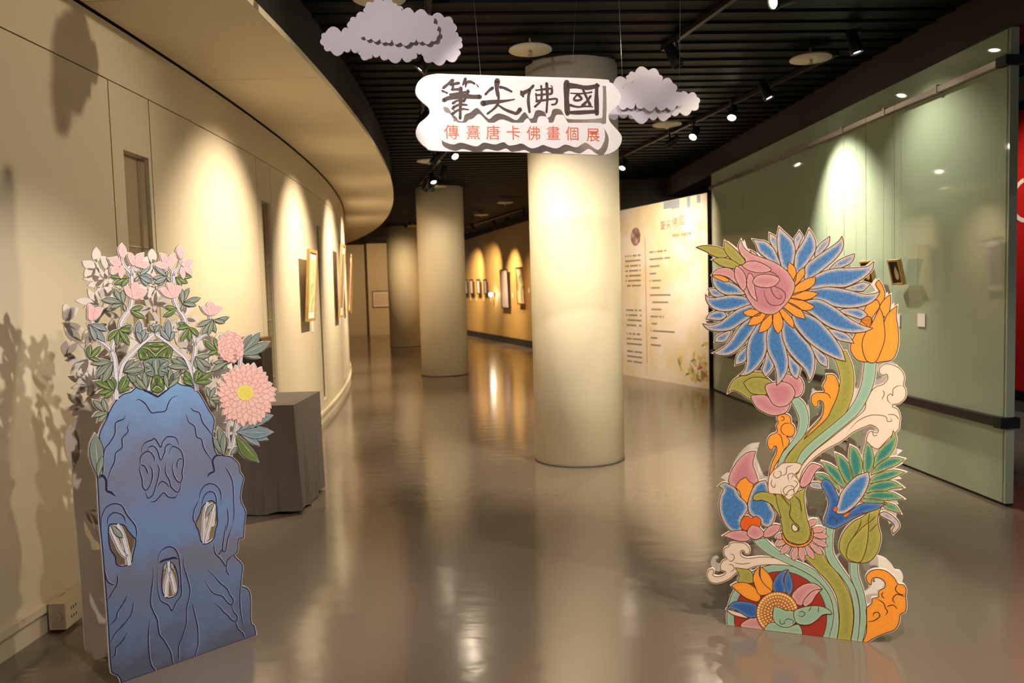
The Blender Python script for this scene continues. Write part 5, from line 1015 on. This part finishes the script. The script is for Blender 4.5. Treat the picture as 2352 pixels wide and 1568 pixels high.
for Y, z, nm in ((8.85, 1.10, 'pale green scroll picture'), (11.5, 1.08, 'blue grey picture'), (13.15, 1.10, 'rose and violet picture')):
    s = Y2s(Y); p = arc(s, .001); card((p.x, p.y, z), math.pi / 2 + s / RW, .09, .12, 'small white label card beside the ' + nm)
# far ochre wall pictures
frz = math.atan2(fd.y, fd.x)
def far_at(x):            # run position on the far wall seen at picture column x (horizon)
    d = ray(x, 670); d2 = Vector((d.x, d.y)); n = fn; k = FA.dot(n) / d2.dot(n); return (d2 * k - FA).dot(fd), k
def far_pic(x0, x1, y0, y1, label, frame, art, group=None, tilt=.03, cl='small white label card under the row of four small pictures', cg='cards under the row of four'):
    s0, k0 = far_at(x0); s1, k1 = far_at(x1); s = (s0 + s1) / 2; Y = (FA + fd * s).y
    zt = at_y((x0 + x1) / 2, y0, Y).z; zb = at_y((x0 + x1) / 2, y1, Y).z; p = FA + fd * s + fn * .05
    rz = math.atan2(fn.y, fn.x) + math.pi / 2
    w = min(abs(s1 - s0), .95)
    picture((p.x, p.y, zb), rz, w, zt - zb, label, frame, None, art, tilt, .035, group)
    q = FA + fd * (s + w / 2 + .14) + fn * .002
    card((q.x, q.y, zb + (.3 if zt - zb > .6 else -.22)), rz, .10, .13, cl, cg)
far_pic(1194, 1211, 613, 699, 'mahogany framed cream and green picture on the ochre wall', MT['framered'], A_rain, cl='small white label card beside the mahogany framed picture', cg=None)
far_pic(1157, 1174, 618, 708, 'black framed pale violet picture on the ochre wall', MT['frameblack'], A_pale, cl='small white label card beside the black framed pale violet picture', cg=None)
for x in (1075, 1088, 1104, 1120): far_pic(x - 3, x + 4, 641, 675, 'small pale picture in the row of four on the ochre wall', MT['frameblack'], A_pale, 'row of four small pictures')
s, k = far_at(1138); p = FA + fd * s + fn * .05
t = empty('wall_sconce', (p.x, p.y, at_y(1135, 676, p.y).z), 0, 'small round lit lamp on the ochre wall beside the row of small pictures', 'lamp')
MB().box((-.05, -.02, -.05), (.05, .05, .05)).build('back_box', MT['framered'], t)
MB().lathe([(.005, .06), (.05, .04), (.06, 0), (.05, -.04), (.005, -.06)], 16).build('globe', MT['lens'], t, True).location = (-.09, -.03, 0)
# scroll on the far end wall
t = picture((-4.62, 29.345, 1.02), 0, 1.1, .62, 'long horizontal scroll picture on the far end wall', MT['framered'], CREAMM, art_mat('ink_scroll', (srgb(214, 200, 180), srgb(222, 208, 190), srgb(150, 110, 110)), 2.2), 0, .03, mw=.04)

# pictures hung on the glass wall
grz = math.atan2(gn.y, gn.x) + math.pi / 2
def glass_s(x):
    d = ray(x, 650); d2 = Vector((d.x, d.y)); n = gn; k = GA.dot(n) / d2.dot(n); return (d2 * k - GA).dot(gd)
def glass_pic(x, yt, yb, w, label, kind):
    s = glass_s(x); P = GA + gd * s + gn * .03; zt, zb = at_y(x, yt, P.y).z, at_y(x, yb, P.y).z
    t = picture((P.x, P.y, zb), grz, w, zt - zb, label, MT['gold'], None, A_night, .22, .014, wires=2.86 - zt)
    L = [Vector((w * .0 + w * .17 * math.cos(a) * (1 - .35 * math.sin(a)), (zt - zb) * (.46 + .26 * math.sin(a)))) for a in [i * math.pi / 12 for i in range(24)]]
    if kind == 1: L = [Vector((p.x * 1.3 - .01 + .1 * (p.y - .15), p.y)) for p in L]
    v, f, _ = fill([clean(L)]); MB().add([(p.x, -.0195, p.y) for p in v], f).build('pale_figure', mat('pale_figure_print', srgb(226, 206, 160) if kind == 0 else srgb(226, 176, 90), .5), t)
    return s
glass_pic(2078, 593, 652, .16, 'small gilt framed black picture with a pale leaf shape on the glass wall', 0)
glass_pic(2012, 596, 652, .17, 'small gilt framed black picture with a golden shape beside the orange tulip', 1)
glass_pic(1960, 600, 652, .16, 'small gilt framed dark picture mostly hidden by the blue lotus', 1)
def glass_card(x, y, w, h, label):
    s = glass_s(x); P = GA + gd * s + gn * .002; card((P.x, P.y, at_y(x, y, P.y).z - h / 2), grz, w, h, label)
glass_card(2118, 735, .10, .10, 'square white label card on the glass wall under the small pictures')
glass_card(2062, 735, .09, .10, 'white label card on the glass wall behind the orange tulip')

# ================================================================== introduction panel
pa, pb = at_z(1632, 893, 0), at_z(1489, 869, 0); pd = Vector((pa.x - pb.x, pa.y - pb.y)).normalized()
W1 = (Vector((pa.x, pa.y)) - Vector((pb.x, pb.y))).length
t = empty('text_panel', (pb.x, pb.y, 0), math.atan2(pd.y, pd.x), 'tall white folding introduction panel with rows of small print and a round portrait', 'panel')
PH = 2.82
def soft_panel_mat(name, base, tint):
    return art_mat(name, (base, base, tint, base), 1.3)
MT['intro'] = soft_panel_mat('printed_cream_panel', srgb(234, 222, 210), srgb(228, 210, 172))
MB().box((.004, -.02, 0), (W1, .02, PH)).build('leaf_right', MT['intro'], t)
MB().box((-2.2, -.02, 0), (-.004, .02, PH)).build('leaf_left', MT['intro'], t)
MB().box((W1, -.022, 0), (W1 + .012, .022, PH)).build('edge_trim', MT['brownbeam'], t)
MB().box((.0, -.0212, .25), (.012, -.0202, 2.3)).build('red_rule', mat('thin_red_rule', srgb(206, 96, 70), .6), t)
ink = mat('panel_ink', srgb(120, 104, 90), .6)
def row(n, x, z, cw, h):
    mb = MB(); random.seed(int(z * 1000) + int(x * 100)); u = x
    for i in range(n):
        if random.random() < .1: u += cw; continue
        mb.box((u, -.0212, z - h / 2), (u + cw * .8, -.0205, z + h / 2)); u += cw
    mb.build('text_row', ink, t)
for i, n in enumerate((15, 18, 9, 6, 10, 9, 18, 16, 10, 13, 7, 21, 6, 9)): row(n, .13, 2.06 - i * .115, .032, .026)
for i in range(7): row(12, -.62, 2.03 - i * .083, .04, .028)
for i in range(4): row(12, -.62, 1.12 - i * .085, .04, .028)
for i in range(3): row(12, -.62, .72 - i * .085, .04, .028)
for i in range(3): row(12, -.62, .42 - i * .085, .04, .028)
mr_ = mat('panel_red_ink', srgb(190, 100, 70), .6)
for i, ch in enumerate('筆尖佛國'): glyph(ch, .16, 'title_character', ink, t, (.52 + i * .165, -.0214, 2.44 + i * .012))
for i, ch in enumerate('傳熹唐卡佛畫個展'): glyph(ch, .062, 'subtitle_character', mr_, t, (.80 + i * .062, -.0214, 2.27), .0004)
MB().lathe([(.15, 0), (.15, .001)], 32).build('portrait_disc', art_mat('portrait', (srgb(70, 56, 50), srgb(150, 120, 110), srgb(220, 196, 180)), 9), t).matrix_local = Matrix.Translation((-.28, -.0206, 2.34)) @ Matrix.Rotation(math.pi / 2, 4, 'X')
mb = MB(); random.seed(4)
PM = [mat('panel_flower_green', srgb(130, 140, 92), .6), mat('panel_flower_red', srgb(190, 110, 84), .6), mat('panel_flower_ochre', srgb(212, 186, 120), .6), mat('panel_sky', srgb(150, 156, 170), .6)]
for i in range(46):
    x = W1 - .06 - abs(random.gauss(0, .34)); z = .1 + abs(random.gauss(0, .28)) * (1 - .5 * (W1 - x)); r = random.uniform(.03, .09); a = random.uniform(0, 6.28)
    if x < .05 or z < .05: continue
    mi = 0 if i % 3 == 0 else (1 if (x > W1 - .35 and z < .35 and i % 2) else 2)
    L = R.lens((x - r * math.cos(a), z - r * math.sin(a)), (x + r * math.cos(a), z + r * math.sin(a)), r * .8, .1, 6)
    L = [p for p in L]; mb.add([(min(max(p.x, .02), W1 - .01), -.0206 - i * .00003, max(.02, p.y)) for p in L], [tuple(range(len(L)))], mi)
mb.build('flower_print', PM, t)['kind'] = 'stuff'
for x0, x1, z in ((.45, .62, 2.70), (.62, .80, 2.68), (.95, 1.02, 2.66), (1.15, 1.22, 2.70)):
    MB().box((x0 * W1 / 1.35, -.0208, z), (x1 * W1 / 1.35, -.0204, PH - .005)).build('sky_print', PM[3], t)
